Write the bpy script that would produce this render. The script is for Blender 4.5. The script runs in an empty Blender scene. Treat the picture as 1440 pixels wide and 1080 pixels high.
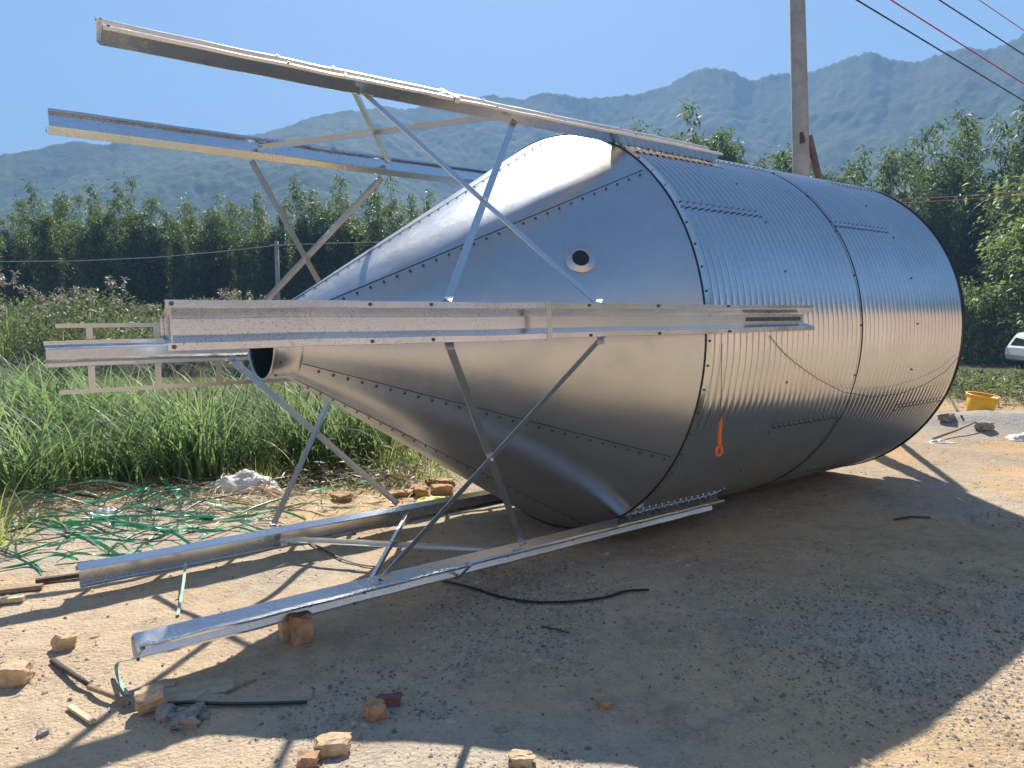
import bpy, math, random
import numpy as np
from mathutils import Vector, Matrix
random.seed(7); rng = np.random.default_rng(11)
SC = bpy.context.scene
COL = SC.collection
PI = math.pi; R_ = math.radians
# ------------------------------------------------------------------ camera
CAM_H = 1.584; PITCH = R_(5.526); FPX = 1081.0
cam = bpy.data.objects.new('camera', bpy.data.cameras.new('camera')); COL.objects.link(cam)
cam.data.sensor_width = 36; cam.data.lens = 36 * FPX / 1440
cam.data.clip_start = .05; cam.data.clip_end = 6000
cam.location = (0, 0, CAM_H); cam.rotation_euler = (PI / 2 - PITCH, 0, 0)
SC.camera = cam
# ------------------------------------------------------------------ light
SUN_AZ, SUN_EL = R_(-1.0), R_(46)
w = bpy.data.worlds.new('World'); SC.world = w; w.use_nodes = True
nt = w.node_tree; nt.nodes.clear()
sky = nt.nodes.new('ShaderNodeTexSky'); sky.sky_type = 'NISHITA'; sky.sun_disc = False
sky.sun_elevation = SUN_EL; sky.sun_rotation = SUN_AZ
sky.altitude = 200; sky.air_density = 1.0; sky.dust_density = .55; sky.ozone_density = 5.0
bg = nt.nodes.new('ShaderNodeBackground'); bg.inputs[1].default_value = .053
wo = nt.nodes.new('ShaderNodeOutputWorld')
nt.links.new(sky.outputs[0], bg.inputs[0]); nt.links.new(bg.outputs[0], wo.inputs[0])
sl = bpy.data.lights.new('sun', 'SUN'); sl.energy = 5.0; sl.angle = R_(.55); sl.color = (1, .93, .82)
sun = bpy.data.objects.new('sun', sl); COL.objects.link(sun)
SD = Vector((math.sin(SUN_AZ) * math.cos(SUN_EL), math.cos(SUN_AZ) * math.cos(SUN_EL), math.sin(SUN_EL)))
sun.rotation_euler = (-SD).to_track_quat('-Z', 'Y').to_euler(); sun.location = (0, 30, 40)
SC.view_settings.view_transform = 'Standard'; SC.view_settings.look = 'None'
SC.view_settings.exposure = 1.43; SC.view_settings.gamma = 1
SC.cycles.max_bounces = 8; SC.cycles.volume_bounces = 0
SC.cycles.use_denoising = True

# ------------------------------------------------------------------ helpers
def tag(o, label=None, cat=None, group=None, kind=None):
    if label: o['label'] = label
    if cat: o['category'] = cat
    if group: o['group'] = group
    if kind: o['kind'] = kind
    return o
def empty(name, loc, label, cat, group=None):
    o = bpy.data.objects.new(name, None); COL.objects.link(o); o.location = loc; o.empty_display_size = .2
    return tag(o, label, cat, group)
def pixray(px, py):
    x, y = (px - 720) / FPX, -(py - 540) / FPX
    c, s = math.cos(PITCH), math.sin(PITCH)
    return Vector((x, c + y * s, y * c - s))
def at(px, py, z=0.0):
    v = pixray(px, py); t = (z - CAM_H) / v.z
    return Vector((v.x * t, v.y * t, z))
def far(px, py, D):
    v = pixray(px, py); t = D / v.y
    return Vector((v.x * t, D, CAM_H + v.z * t))
class MB:
    def __init__(s): s.v = []; s.f = []; s.m = []
    def add(s, vs, fs, m=0):
        b = len(s.v); s.v += [tuple(p) for p in vs]
        s.f += [tuple(b + i for i in f) for f in fs]; s.m += [m] * len(fs)
    def box(s, c, ax, ay, az, m=0, taper=1.0):
        c, ax, ay, az = map(Vector, (c, ax, ay, az)); vs = []
        for k in (-1, 1):
            t = 1 if k < 0 else taper
            for i, j in ((-1, -1), (1, -1), (1, 1), (-1, 1)): vs.append(c + ax * i * t + ay * j * t + az * k)
        s.add(vs, [(3, 2, 1, 0), (4, 5, 6, 7), (0, 1, 5, 4), (1, 2, 6, 5), (2, 3, 7, 6), (3, 0, 4, 7)], m)
    def tube(s, pts, r, n=6, m=0, cap=True, flat=None):
        pts = [Vector(p) for p in pts]; N = len(pts); rs = r if hasattr(r, '__len__') else [r] * N
        vs = []; prev = None
        for i, p in enumerate(pts):
            d = (pts[min(i + 1, N - 1)] - pts[max(i - 1, 0)]).normalized()
            if prev is None:
                u = d.cross(Vector((0, 0, 1)))
                if u.length < .05: u = d.cross(Vector((1, 0, 0)))
            else: u = prev - d * prev.dot(d)
            u.normalize(); prev = u; q = d.cross(u)
            for k in range(n):
                a = 2 * PI * k / n
                vs.append(p + (u * math.cos(a) + q * math.sin(a) * (flat or 1)) * rs[i])
        fs = [(i * n + k, i * n + (k + 1) % n, (i + 1) * n + (k + 1) % n, (i + 1) * n + k) for i in range(N - 1) for k in range(n)]
        if cap: fs += [tuple(range(n))[::-1], tuple(range((N - 1) * n, N * n))]
        s.add(vs, fs, m)
    def build(s, name, mats, parent=None, smooth=False, loc=None):
        me = bpy.data.meshes.new(name)
        off = Vector(loc) if loc is not None else (world_loc(parent) if parent else Vector((0, 0, 0)))
        me.from_pydata([tuple(Vector(p) - off) for p in s.v], [], s.f)
        if not isinstance(mats, (list, tuple)): mats = [mats]
        for m in mats: me.materials.append(m)
        if len(mats) > 1: me.polygons.foreach_set('material_index', s.m)
        if smooth: me.polygons.foreach_set('use_smooth', [True] * len(me.polygons))
        me.update()
        o = bpy.data.objects.new(name, me); COL.objects.link(o)
        if parent: o.parent = parent
        elif loc is not None: o.location = off
        return o
def world_loc(o):
    p = Vector((0, 0, 0))
    while o is not None: p += o.location; o = o.parent
    return p
def npmesh(name, V, F, mat, smooth=False, col=None, loc=(0, 0, 0), parent=None):
    """big mesh from numpy arrays, F is (n,k)"""
    me = bpy.data.meshes.new(name)
    V = np.asarray(V, dtype=np.float32); F = np.asarray(F, dtype=np.int32); n, k = F.shape
    me.vertices.add(len(V)); me.vertices.foreach_set('co', (V - np.array(loc, dtype=np.float32)).ravel())
    me.loops.add(n * k); me.loops.foreach_set('vertex_index', F.ravel())
    me.polygons.add(n); me.polygons.foreach_set('loop_start', np.arange(0, n * k, k, dtype=np.int32))
    me.polygons.foreach_set('loop_total', np.full(n, k, dtype=np.int32))
    if smooth: me.polygons.foreach_set('use_smooth', np.ones(n, dtype=bool))
    if col is not None:
        a = me.color_attributes.new('col', 'FLOAT_COLOR', 'POINT')
        a.data.foreach_set('color', np.concatenate([col, np.ones((len(V), 1))], 1).astype(np.float32).ravel())
    me.materials.append(mat); me.update(); me.validate()
    o = bpy.data.objects.new(name, me); COL.objects.link(o); o.location = loc
    if parent: o.parent = parent
    return o
def vnoise(x, y, seed=0):
    x = np.asarray(x, float); y = np.asarray(y, float)
    xi, yi = np.floor(x).astype(np.int64), np.floor(y).astype(np.int64); fx, fy = x - xi, y - yi
    fx = fx * fx * (3 - 2 * fx); fy = fy * fy * (3 - 2 * fy)
    def h(a, b):
        n = (a * 374761393 + b * 668265263 + seed * 974634721) & 0x7fffffff
        n = ((n ^ (n >> 13)) * 1274126177) & 0x7fffffff
        return ((n ^ (n >> 16)) & 0xffff) / 65535.0
    return (h(xi, yi) * (1 - fx) + h(xi + 1, yi) * fx) * (1 - fy) + (h(xi, yi + 1) * (1 - fx) + h(xi + 1, yi + 1) * fx) * fy
def fbm(x, y, o=4, seed=0):
    s = 0; a = .5
    for k in range(o): s = s + a * vnoise(x * 2 ** k, y * 2 ** k, seed + k); a *= .5
    return s - .5
def sstep(a, b, x):
    t = np.clip((x - a) / (b - a), 0, 1); return t * t * (3 - 2 * t)

# ------------------------------------------------------------------ materials
class NT:
    def __init__(s, name):
        s.m = bpy.data.materials.new(name); s.m.use_nodes = True; s.t = s.m.node_tree; s.t.nodes.clear()
        s.out = s.n('ShaderNodeOutputMaterial'); s.p = s.n('ShaderNodeBsdfPrincipled')
        s.l(s.p.outputs[0], s.out.inputs[0])
    def n(s, t, **k):
        x = s.t.nodes.new(t)
        for a, b in k.items(): setattr(x, a, b)
        return x
    def l(s, a, b): s.t.links.new(a, b)
    def co(s, kind='Object'): return s.n('ShaderNodeTexCoord').outputs[kind]
    def noise(s, scale, detail=4, rough=.55, vec=None, dist=0):
        x = s.n('ShaderNodeTexNoise'); x.inputs['Scale'].default_value = scale; x.inputs['Detail'].default_value = detail
        x.inputs['Roughness'].default_value = rough; x.inputs['Distortion'].default_value = dist
        if vec is not None: s.l(vec, x.inputs['Vector'])
        return x.outputs['Fac']
    def voro(s, scale, vec=None, out='Distance', feature='F1'):
        x = s.n('ShaderNodeTexVoronoi', feature=feature); x.inputs['Scale'].default_value = scale
        if vec is not None: s.l(vec, x.inputs['Vector'])
        return x.outputs[out]
    def ramp(s, fac, stops):
        x = s.n('ShaderNodeValToRGB'); e = x.color_ramp.elements
        while len(e) < len(stops): e.new(.5)
        for k, (p, c) in enumerate(stops):
            e[k].position = p; e[k].color = tuple(c) + (1,) if hasattr(c, '__len__') else (c, c, c, 1)
        s.l(fac, x.inputs[0]); return x.outputs[0]
    def math(s, op, a, b=None):
        x = s.n('ShaderNodeMath', operation=op)
        for i, v in enumerate((a, b)):
            if v is None: continue
            if isinstance(v, (int, float)): x.inputs[i].default_value = v
            else: s.l(v, x.inputs[i])
        return x.outputs[0]
    def mix(s, f, a, b, mode='MIX'):
        x = s.n('ShaderNodeMix', data_type='RGBA', blend_type=mode)
        for i, v in ((0, f), (6, a), (7, b)):
            if isinstance(v, (int, float)): x.inputs[i].default_value = v if i == 0 else (v, v, v, 1)
            elif isinstance(v, tuple): x.inputs[i].default_value = v + (1,)
            else: s.l(v, x.inputs[i])
        return x.outputs[2]
    def bump(s, h, strength=.3, dist=.01):
        x = s.n('ShaderNodeBump'); x.inputs['Strength'].default_value = strength; x.inputs['Distance'].default_value = dist
        s.l(h, x.inputs['Height']); s.l(x.outputs[0], s.p.inputs['Normal']); return x
    def set(s, col=None, rough=None, metal=None, spec=None):
        for k, v in (('Base Color', col), ('Roughness', rough), ('Metallic', metal), ('Specular IOR Level', spec)):
            if v is None: continue
            i = s.p.inputs[k]
            if isinstance(v, (int, float)): i.default_value = v
            elif isinstance(v, tuple): i.default_value = v + (1,)
            else: s.l(v, i)
        return s.m
def simple(name, col, rough=.6, metal=0.0, var=.25, scale=30, bump=0.0):
    t = NT(name); c = t.co(); f = t.noise(scale, 5, .6, c)
    lo = tuple(x * (1 - var) for x in col); hi = tuple(min(1, x * (1 + var)) for x in col)
    t.set(t.ramp(f, [(.3, lo), (.7, hi)]), rough, metal)
    if bump: t.bump(f, bump, .01)
    return t.m
def galv(name, base, r0, r1, stain=0.0, wave=0.0, stain_col=(.16, .10, .075), sscale=1.0):
    t = NT(name); c = t.co()
    sp = t.voro(55, c, 'Color'); sep = t.n('ShaderNodeSeparateColor'); t.l(sp, sep.inputs[0]); cell = sep.outputs[0]
    cloud = t.noise(2.2, 5, .6, c)
    k = t.math('ADD', t.math('MULTIPLY', cell, .05), t.math('MULTIPLY', cloud, .33))
    colr = t.ramp(k, [(.05, tuple(x * .84 for x in base)), (.32, tuple(min(1, x * 1.08) for x in base))])
    mp = t.n('ShaderNodeMapping'); mp.inputs['Scale'].default_value = (1, 1, .16); mp.inputs['Rotation'].default_value = (0, .5, .4); t.l(c, mp.inputs[0])
    smear = t.noise(11, 5, .7, mp.outputs[0]); hand = t.ramp(t.noise(2.6, 4, .6, c, .7), [(.54, 0), (.68, .22)])
    rg = t.math('ADD', t.math('ADD', t.math('MULTIPLY', cell, .10), hand), t.math('ADD', t.math('MULTIPLY', t.noise(3, 5, .6, c), .45), t.math('MULTIPLY', smear, .38)))
    rgh = t.ramp(rg, [(.27, r0), (.80, r1)])
    met = 1.0
    if stain > 0:
        mask = t.math('MULTIPLY', t.ramp(t.noise(1.6 * sscale, 3, .5, c), [(.50, 0), (.60, 1)]), t.ramp(t.noise(95, 3, .6, c, .3), [(.585, 0), (.62, 1)]))
        mask = t.math('MULTIPLY', mask, stain)
        colr = t.mix(mask, colr, stain_col); rgh = t.mix(mask, rgh, .75)
    t.set(colr, rgh, met)
    h = t.noise(400, 2, .5, c)
    if wave:
        wv = t.noise(1.7, 2, .4, c); b1 = t.n('ShaderNodeBump'); b1.inputs['Strength'].default_value = wave; b1.inputs['Distance'].default_value = .05
        t.l(wv, b1.inputs['Height']); b2 = t.bump(h, .03, .002); t.l(b1.outputs[0], b2.inputs['Normal'])
    else: t.bump(h, .03, .002)
    return t.m
M_CONE = galv('galvanized_sheet', (.54, .56, .58), .29, .44, 0, .13)
M_WALL = galv('galvanized_corrugated', (.57, .59, .61), .13, .22, 0, .05)
M_LEG = galv('galvanized_leg', (.74, .76, .785), .19, .29, .30, .04, (.26, .17, .13))
M_BRACE = galv('galvanized_brace', (.60, .62, .63), .26, .38)
M_BOLT = simple('zinc_bolt', (.16, .16, .17), .4, .8, .3, 200)
M_BRIGHT = galv('bright_washer', (.75, .76, .77), .2, .3)
M_SEAL_RIM = simple('black_seal_rim', (.012, .012, .014), .6)
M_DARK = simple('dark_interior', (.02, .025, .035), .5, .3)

# --- ground
def ground_mat():
    t = NT('dirt'); c = t.co('Object'); a = t.n('ShaderNodeAttribute', attribute_name='col').outputs['Color']
    n1 = t.noise(1.3, 6, .62, c); n2 = t.noise(9, 6, .65, c); n3 = t.noise(70, 4, .7, c); pb = t.voro(48, c)
    f = t.math('ADD', t.math('MULTIPLY', n1, .35), t.math('ADD', t.math('MULTIPLY', n2, .33), t.math('MULTIPLY', n3, .32)))
    v = t.ramp(f, [(.36, (.62, .60, .59)), (.50, (1, 1, 1)), (.64, (1.25, 1.22, 1.17))])
    col = t.mix(1.0, a, v, 'MULTIPLY')
    peb = t.ramp(t.noise(16, 3, .6, c), [(.52, 0), (.62, 1)])
    col = t.mix(t.math('MULTIPLY', peb, t.ramp(pb, [(.25, .55), (.5, 0)])), col, t.ramp(n2, [(.4, (.33, .32, .30)), (.6, (.12, .11, .10))]))
    t.set(col, .95, 0, .15)
    h = t.math('ADD', t.math('MULTIPLY', n2, .9), t.math('ADD', t.math('MULTIPLY', n3, .5), t.math('MULTIPLY', pb, -.25)))
    t.bump(h, .85, .03)
    return t.m
M_GROUND = ground_mat()
def leaf_mat(name, dark, light, trans=.35, yel=None):
    t = NT(name); g = t.n('ShaderNodeNewGeometry').outputs['Random Per Island']; oi = t.n('ShaderNodeObjectInfo').outputs['Random']
    stops = [(0, dark), (.6, light)] + ([(1, yel)] if yel else [])
    col = t.ramp(g, stops)
    col = t.mix(t.math('MULTIPLY', oi, .35), col, t.mix(.5, col, (.02, .04, .02)))
    t.set(col, .5, 0, .35)
    tr = t.n('ShaderNodeBsdfTranslucent'); t.l(t.mix(.5, col, tuple(min(1, 1.6 * x) for x in light)), tr.inputs[0])
    mx = t.n('ShaderNodeMixShader'); mx.inputs[0].default_value = trans
    t.l(t.p.outputs[0], mx.inputs[1]); t.l(tr.outputs[0], mx.inputs[2]); t.l(mx.outputs[0], t.out.inputs[0])
    return t.m
M_BAMBOO = leaf_mat('bamboo_leaf', (.014, .036, .013), (.10, .155, .032), .47, (.25, .31, .07))
M_SHRUB = leaf_mat('shrub_leaf', (.03, .06, .016), (.18, .25, .06), .5, (.40, .42, .15))
M_GRASS = leaf_mat('grass_blade', (.055, .095, .022), (.29, .36, .08), .57, (.60, .54, .24))
M_REED = leaf_mat('reed_blade', (.05, .11, .05), (.18, .28, .10), .5, (.32, .38, .15))
M_WEED = leaf_mat('weed_leaf', (.025, .05, .018), (.13, .17, .05), .45, (.36, .34, .2))
M_CULM = simple('bamboo_culm', (.10, .13, .05), .5)
M_STALK = simple('reed_stalk', (.20, .20, .10), .7)
M_PLUME = leaf_mat('pampas_plume', (.24, .18, .14), (.38, .31, .25), .3, (.5, .44, .38))
M_BRICK = simple('fired_brick', (.40, .24, .14), .9, 0, .35, 22, .6)
M_BRICKP = simple('pale_brick', (.50, .36, .22), .9, 0, .3, 22, .6)
M_STONE = simple('grey_stone', (.27, .25, .23), .9, 0, .35, 18, .5)
M_SLATE = simple('flat_stone', (.40, .33, .24), .95, 0, .25, 20, .4)
M_WOOD = simple('weathered_wood', (.28, .20, .13), .85, 0, .35, 60, .4)
M_WOODP = simple('pale_wood', (.52, .41, .27), .8, 0, .25, 60, .3)
M_BARK = simple('dark_bark', (.07, .055, .045), .9, 0, .4, 40, .5)
M_GREEN = simple('green_strap', (.04, .34, .17), .4, 0, .3, 15)
M_PALEG = simple('pale_green_strap', (.30, .45, .33), .4, 0, .3, 15)
M_BLACK = simple('black_strap', (.012, .016, .018), .45)
M_ORANGE = simple('orange_plastic', (.75, .14, .02), .4, 0, .15)
M_TUB = simple('yellow_plastic', (.92, .47, .02), .35, 0, .12, 8)
M_WHITEP = simple('white_sheeting', (.62, .58, .54), .5, 0, .2, 12)
M_PEACH = simple('peach_sheeting', (.62, .38, .22), .5, 0, .2, 12)
M_YELL = simple('yellow_sheet', (.62, .58, .06), .6)
M_CONC = simple('concrete_pole', (.34, .33, .315), .85, 0, .22, 6, .2)
M_RUST = simple('rusty_steel', (.20, .125, .09), .8, 0, .4, 14, .4)
M_CAR = simple('white_paint', (.80, .80, .80), .22, 0, .03)
M_GLASS = simple('car_glass', (.015, .018, .02), .08)
M_TYRE = simple('tyre_rubber', (.02, .02, .02), .8)
M_RIM = simple('alloy_rim', (.5, .5, .52), .3, .9)
M_CABLE = simple('black_cable', (.012, .013, .016), .6)
M_CABLER = simple('red_cable', (.42, .05, .07), .6)
M_CABLEO = simple('faded_cable', (.45, .22, .20), .6)

# ------------------------------------------------------------------ terrain
def rut(x, y, x0, y0, dx, dy, wid):
    n = math.hypot(dx, dy); return np.exp(-(((x - x0) * dy - (y - y0) * dx) / n / wid) ** 2)
def gz_raw(x, y):
    x = np.asarray(x, float); y = np.asarray(y, float)
    near = 1 - sstep(14, 30, np.hypot(x, y))
    z = .05 * fbm(x * .45, y * .45, 3, 3) * near + .034 * fbm(x * 2.6, y * 2.6, 4, 9) * near
    z = z + .010 * fbm(x * 13, y * 13, 2, 21) * near
    for o in (0, .055, .11, 1.5, 1.56):
        z = z - .022 * rut(x + .07 * np.sin(y * 1.3), y, .2 + o * .6, 2.6 - o * .5, 2.2, 1.5, .020) * near * np.clip(.5 + 3 * fbm(x * .8, y * .8, 2, 33), 0, 1)
    # pond basin, beyond the weeds on the left
    px = sstep(-17, -12, x) * (1 - sstep(2, 6, x)) ; py = sstep(10.0, 13.5, y) * (1 - sstep(22, 23.6, y))
    z = z - 1.0 * px * py
    z = z + .35 * (1 - sstep(-2, 4, x)) * sstep(23, 26, y)
    # hollow and low swell, shaped to shift the edges of the silo's cast shadow
    z = z - .095 * np.exp(-((x - 2.2) / 1.3) ** 2 - ((y - 2.8) / 1.0) ** 2) + .05 * np.exp(-((x + .1) / 1.0) ** 2 - ((y - 2.45) / .5) ** 2)
    # lower field on the right
    z = z - 1.1 * sstep(3, 7, x) * sstep(13, 28, y)
    # heap of grey sand
    d = np.hypot((x - 6.6) / 1.5, (y - 10.35) / .55); z = z + .24 * np.exp(-d * d) * (1 + .5 * fbm(x * 3, y * 3, 3, 5))
    # unseen earth bank added behind the camera to give the steel warm reflections
    u = -y + .6 * np.maximum(x - 5, 0) + .25 * np.maximum(-x - 8, 0)
    z = z + (4.2 + 1.2 * fbm(x * .15, y * .15, 3, 15)) * sstep(6.5, 10.5, u + 1.5 * fbm(x * .3, y * .3, 3, 16)) * (1 - sstep(60, 120, u))
    # long low mound under debris
    d = np.hypot((x + 3.9) / 1.8, (y - 6.1) / .7); z = z + .10 * np.exp(-d * d)
    return z
def gz(x, y): return float(gz_raw(np.array([x]), np.array([y]))[0])
def G(px, py, dz=0.0):
    p = at(px, py)
    for _ in range(8): p = at(px, py, .5 * p.z + .5 * gz(p.x, p.y))
    return Vector((p.x, p.y, gz(p.x, p.y) + dz))
def build_ground():
    def axis(c, lo, hi, fine, r, n_out):
        a = np.arange(c - r, c + r, fine)
        def steps(D):
            g0, g1 = 1.0001, 1.5
            for _ in range(60):
                g = (g0 + g1) / 2
                if fine * (g ** n_out - 1) / (g - 1) * g > D: g1 = g
                else: g0 = g
            e = np.cumsum(fine * g ** np.arange(1, n_out + 1)); return e / e[-1] * D
        up = steps(hi - c - r); dn = steps(c - r - lo)
        return np.concatenate([(c - r - dn)[::-1], a, c + r - fine + up])
    X = axis(0.6, -1300, 1300, .032, 4.8, 190); Y = axis(5.4, -900, 1300, .032, 3.8, 190)
    xx, yy = np.meshgrid(X, Y); z = gz_raw(xx, yy); nx, ny = len(X), len(Y)
    V = np.stack([xx.ravel(), yy.ravel(), z.ravel()], 1)
    i = np.arange(nx * ny).reshape(ny, nx)
    F = np.stack([i[:-1, :-1].ravel(), i[:-1, 1:].ravel(), i[1:, 1:].ravel(), i[1:, :-1].ravel()], 1)
    x, y = V[:, 0], V[:, 1]
    tan = np.array([.50, .385, .265]); ora = np.array([.52, .38, .23]); gry = np.array([.44, .38, .30]); sand = np.array([.34, .315, .29])
    soil = np.array([.085, .07, .04]); grn = np.array([.07, .085, .03])
    k = sstep(-.12, .12, fbm(x * .6, y * .6, 4, 31))[:, None]
    c = tan * (1 - k) + ora * k
    gk = (sstep(-.06, .10, fbm(x * .8 + 4, y * .8, 4, 41)) * .85)[:, None]; c = c * (1 - gk) + gry * gk
    c = c * (1 - .22 * sstep(5.5, 8.5, y)[:, None] * np.array([.7, 1.0, 1.35]))
    d = np.hypot((x - 7.0) / 2.4, (y - 10.5) / 1.1); s = np.exp(-d ** 4)[:, None]; c = c * (1 - s) + sand * s
    # green strip where the weeds grow
    e = y + .8 * fbm(x * .7, y * .7, 3, 51) * 2
    g = np.maximum(sstep(6.3, 6.9, e) * (1 - sstep(-1.4, -.2, x + .15 * (y - 7))), sstep(13.2, 14.2, e)); g = np.maximum(g, sstep(9, 10, e) * (1 - sstep(1.5, 3, x)))[:, None]
    u = -y + .6 * np.maximum(x - 5, 0) + .25 * np.maximum(-x - 8, 0)
    bk = sstep(6.0, 7.5, u)[:, None]; c = c * (1 - bk) + np.array([.42, .32, .25]) * bk  # warm earth colour of the added bank, meant for the reflections
    g = np.maximum(g, (sstep(12, 14, u) + sstep(60, 90, np.hypot(x, y)))[:, None].clip(0, 1))
    m = sstep(-.2, .2, fbm(x, y, 3, 61))[:, None]
    c = c * (1 - g) + (soil * (1 - m) + grn * m) * g
    return tag(npmesh('ground', V, F, M_GROUND, True, c), kind='structure')
build_ground()
t = NT('pond_water'); cc = t.co(); t.set(t.ramp(t.noise(.6, 4, .6, cc), [(.3, (.12, .12, .035)), (.7, (.20, .19, .07))]), .12, 0, .5); t.bump(t.noise(9, 3, .5, cc), .08, .02)
mb = MB(); mb.add([(-19, 9.5, -.42), (3.4, 9.5, -.42), (3.4, 24.5, -.42), (-19, 24.5, -.42)], [(0, 1, 2, 3)])
tag(mb.build('pond_water', t.m), kind='structure')

# ------------------------------------------------------------------ hills
def build_hills():
    sk = [(-900, 205), (-300, 230), (-100, 225), (0, 219), (50, 206), (110, 196), (200, 196), (300, 192), (355, 186), (400, 172), (440, 160), (480, 156), (540, 150), (600, 143), (660, 140), (700, 132), (740, 137), (785, 130), (820, 138), (870, 133), (900, 127), (940, 112), (980, 97), (1005, 94), (1035, 99), (1062, 107), (1100, 104), (1140, 96), (1190, 80), (1230, 73), (1262, 79), (1285, 82), (1320, 71), (1345, 62), (1390, 60), (1440, 44), (1600, 40), (1900, 90), (2300, 150)]
    az = []; tn = []
    for p, q in sk:
        v = pixray(p, q); az.append(math.atan2(v.x, v.y)); tn.append(v.z / math.hypot(v.x, v.y))
    A = np.concatenate([np.linspace(R_(-178), R_(-51), 150), np.linspace(R_(-50), R_(52), 620), np.linspace(R_(53), R_(178), 150)]); Rr = np.concatenate([np.linspace(170, 760, 250), np.linspace(770, 1050, 24)])
    T = np.interp(A, az, tn); T = np.where(np.abs(A) > R_(60), .17 + .05 * np.sin(A * 9), T)
    JAG = .055 * fbm(A * 31, A * 0, 3, 3) + .012 * fbm(A * 260, A * 0, 3, 13)
    ridge = 640 + 60 * np.sin(A * 5 + 1)
    aa, rr = np.meshgrid(A, Rr); TT = np.interp(aa, A, T); RD = np.interp(aa, A, ridge)
    u = np.clip((rr - 170) / (RD - 170), 0, 1)
    TT = TT * (1 + np.interp(aa, A, JAG) * sstep(.72, 1, u))
    x, y = rr * np.sin(aa), rr * np.cos(aa)
    prof = u ** 1.15 * (1.0 + .0 * u)
    spur = (np.abs(fbm(x / 150, y / 260, 3, 77)) * 2.4 - .45) + fbm(x / 60, y / 90, 3, 78) * .5
    tanv = TT * (prof + spur * .42 * np.clip(u * (1 - u) * 4, 0, 1) ** .8)
    tanv = np.minimum(tanv, TT * (.25 + .75 * u ** .6))
    z = CAM_H + rr * tanv
    over = rr > RD; z = np.where(over, CAM_H + RD * TT - (rr - RD) * .55, z)
    z = z - 3 * (1 - u)
    # tree canopy lumps
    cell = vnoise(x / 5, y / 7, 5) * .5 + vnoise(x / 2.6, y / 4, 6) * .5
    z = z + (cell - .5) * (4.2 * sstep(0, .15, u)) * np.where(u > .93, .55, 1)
    V = np.stack([x.ravel(), y.ravel(), z.ravel()], 1); nx, ny = len(A), len(Rr); i = np.arange(nx * ny).reshape(ny, nx)
    F = np.stack([i[:-1, :-1].ravel(), i[:-1, 1:].ravel(), i[1:, 1:].ravel(), i[1:, :-1].ravel()], 1)
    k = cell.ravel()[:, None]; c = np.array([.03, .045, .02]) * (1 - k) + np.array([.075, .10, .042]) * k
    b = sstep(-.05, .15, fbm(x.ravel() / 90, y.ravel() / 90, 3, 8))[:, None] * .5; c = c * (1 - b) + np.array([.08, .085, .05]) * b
    t = NT('forest_hill'); co = t.co(); a = t.n('ShaderNodeAttribute', attribute_name='col').outputs['Color']
    t.set(t.mix(1.0, a, t.ramp(t.noise(.35, 4, .7, co), [(.3, (.5, .5, .5)), (.7, (1.4, 1.4, 1.35))]), 'MULTIPLY'), .95, 0, .1)
    t.bump(t.noise(.4, 3, .7, co), .5, 2.0)
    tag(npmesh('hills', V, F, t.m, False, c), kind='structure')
build_hills()

# ------------------------------------------------------------------ silo frame of reference
R0 = 1.375; C0 = Vector((.26331, 5.49369, 1.405)); DX = Vector((.78593, .61832, 0)); SIDE = Vector((.61832, -.78593, 0)); UP = Vector((0, 0, 1))
LEN = 3.478; LC = 1.944; RN = .201; LN = .145
def P(s, ph, r): return C0 + DX * s + (SIDE * math.cos(ph) + UP * math.sin(ph)) * r
def rad_t(ph): return SIDE * math.cos(ph) + UP * math.sin(ph), -SIDE * math.sin(ph) + UP * math.cos(ph)
silo = empty('grain_silo', (1.0, 6.07, 0), 'big galvanized corrugated steel silo with cone hopper and six legs lying on its side', 'silo')
def revolve(name, prof, n, mat, parent, a0=0, a1=2 * PI, smooth=True, mats_by_row=None, rf=None):
    V = []; closed = abs(a1 - a0 - 2 * PI) < 1e-6; m = n if closed else n + 1
    A = np.linspace(a0, a1, n + 1)[:m]
    pr = np.array(prof); ca, sa = np.cos(A), np.sin(A)
    rr = pr[:, 1][:, None] + (rf(pr[:, 0][:, None], A[None]) if rf else 0 * A[None])
    s = pr[:, 0][:, None] + 0 * A[None]
    V = np.array(C0) + s[..., None] * np.array(DX) + rr[..., None] * (ca[None, :, None] * np.array(SIDE) + sa[None, :, None] * np.array(UP))
    i = np.arange(len(pr) * m).reshape(len(pr), m)
    j = np.roll(i, -1, 1) if closed else None
    if closed: F = np.stack([i[:-1].ravel(), i[1:].ravel(), j[1:].ravel(), j[:-1].ravel()], 1)
    else: F = np.stack([i[:-1, :-1].ravel(), i[1:, :-1].ravel(), i[1:, 1:].ravel(), i[:-1, 1:].ravel()], 1)
    o = npmesh(name, V.reshape(-1, 3) - np.array(world_loc(parent)), F, mat, smooth)
    o.parent = parent; return o
def bolt_mesh():
    mb = MB(); n = 6
    for r, z0, z1 in ((.0082, 0, .002), (.0052, .002, .0070)):
        vs = [(r * math.cos(a), r * math.sin(a), z) for z in (z0, z1) for a in [2 * PI * k / n for k in range(n)]]
        mb.add(vs, [(k, (k + 1) % n, n + (k + 1) % n, n + k) for k in range(n)] + [tuple(range(n, 2 * n))])
    me = bpy.data.meshes.new('bolt'); me.from_pydata(mb.v, [], mb.f); me.materials.append(M_BOLT); return me
BOLT = bolt_mesh(); BV = [v.co.copy() for v in BOLT.vertices]; BF = [tuple(p.vertices) for p in BOLT.polygons]
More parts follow.
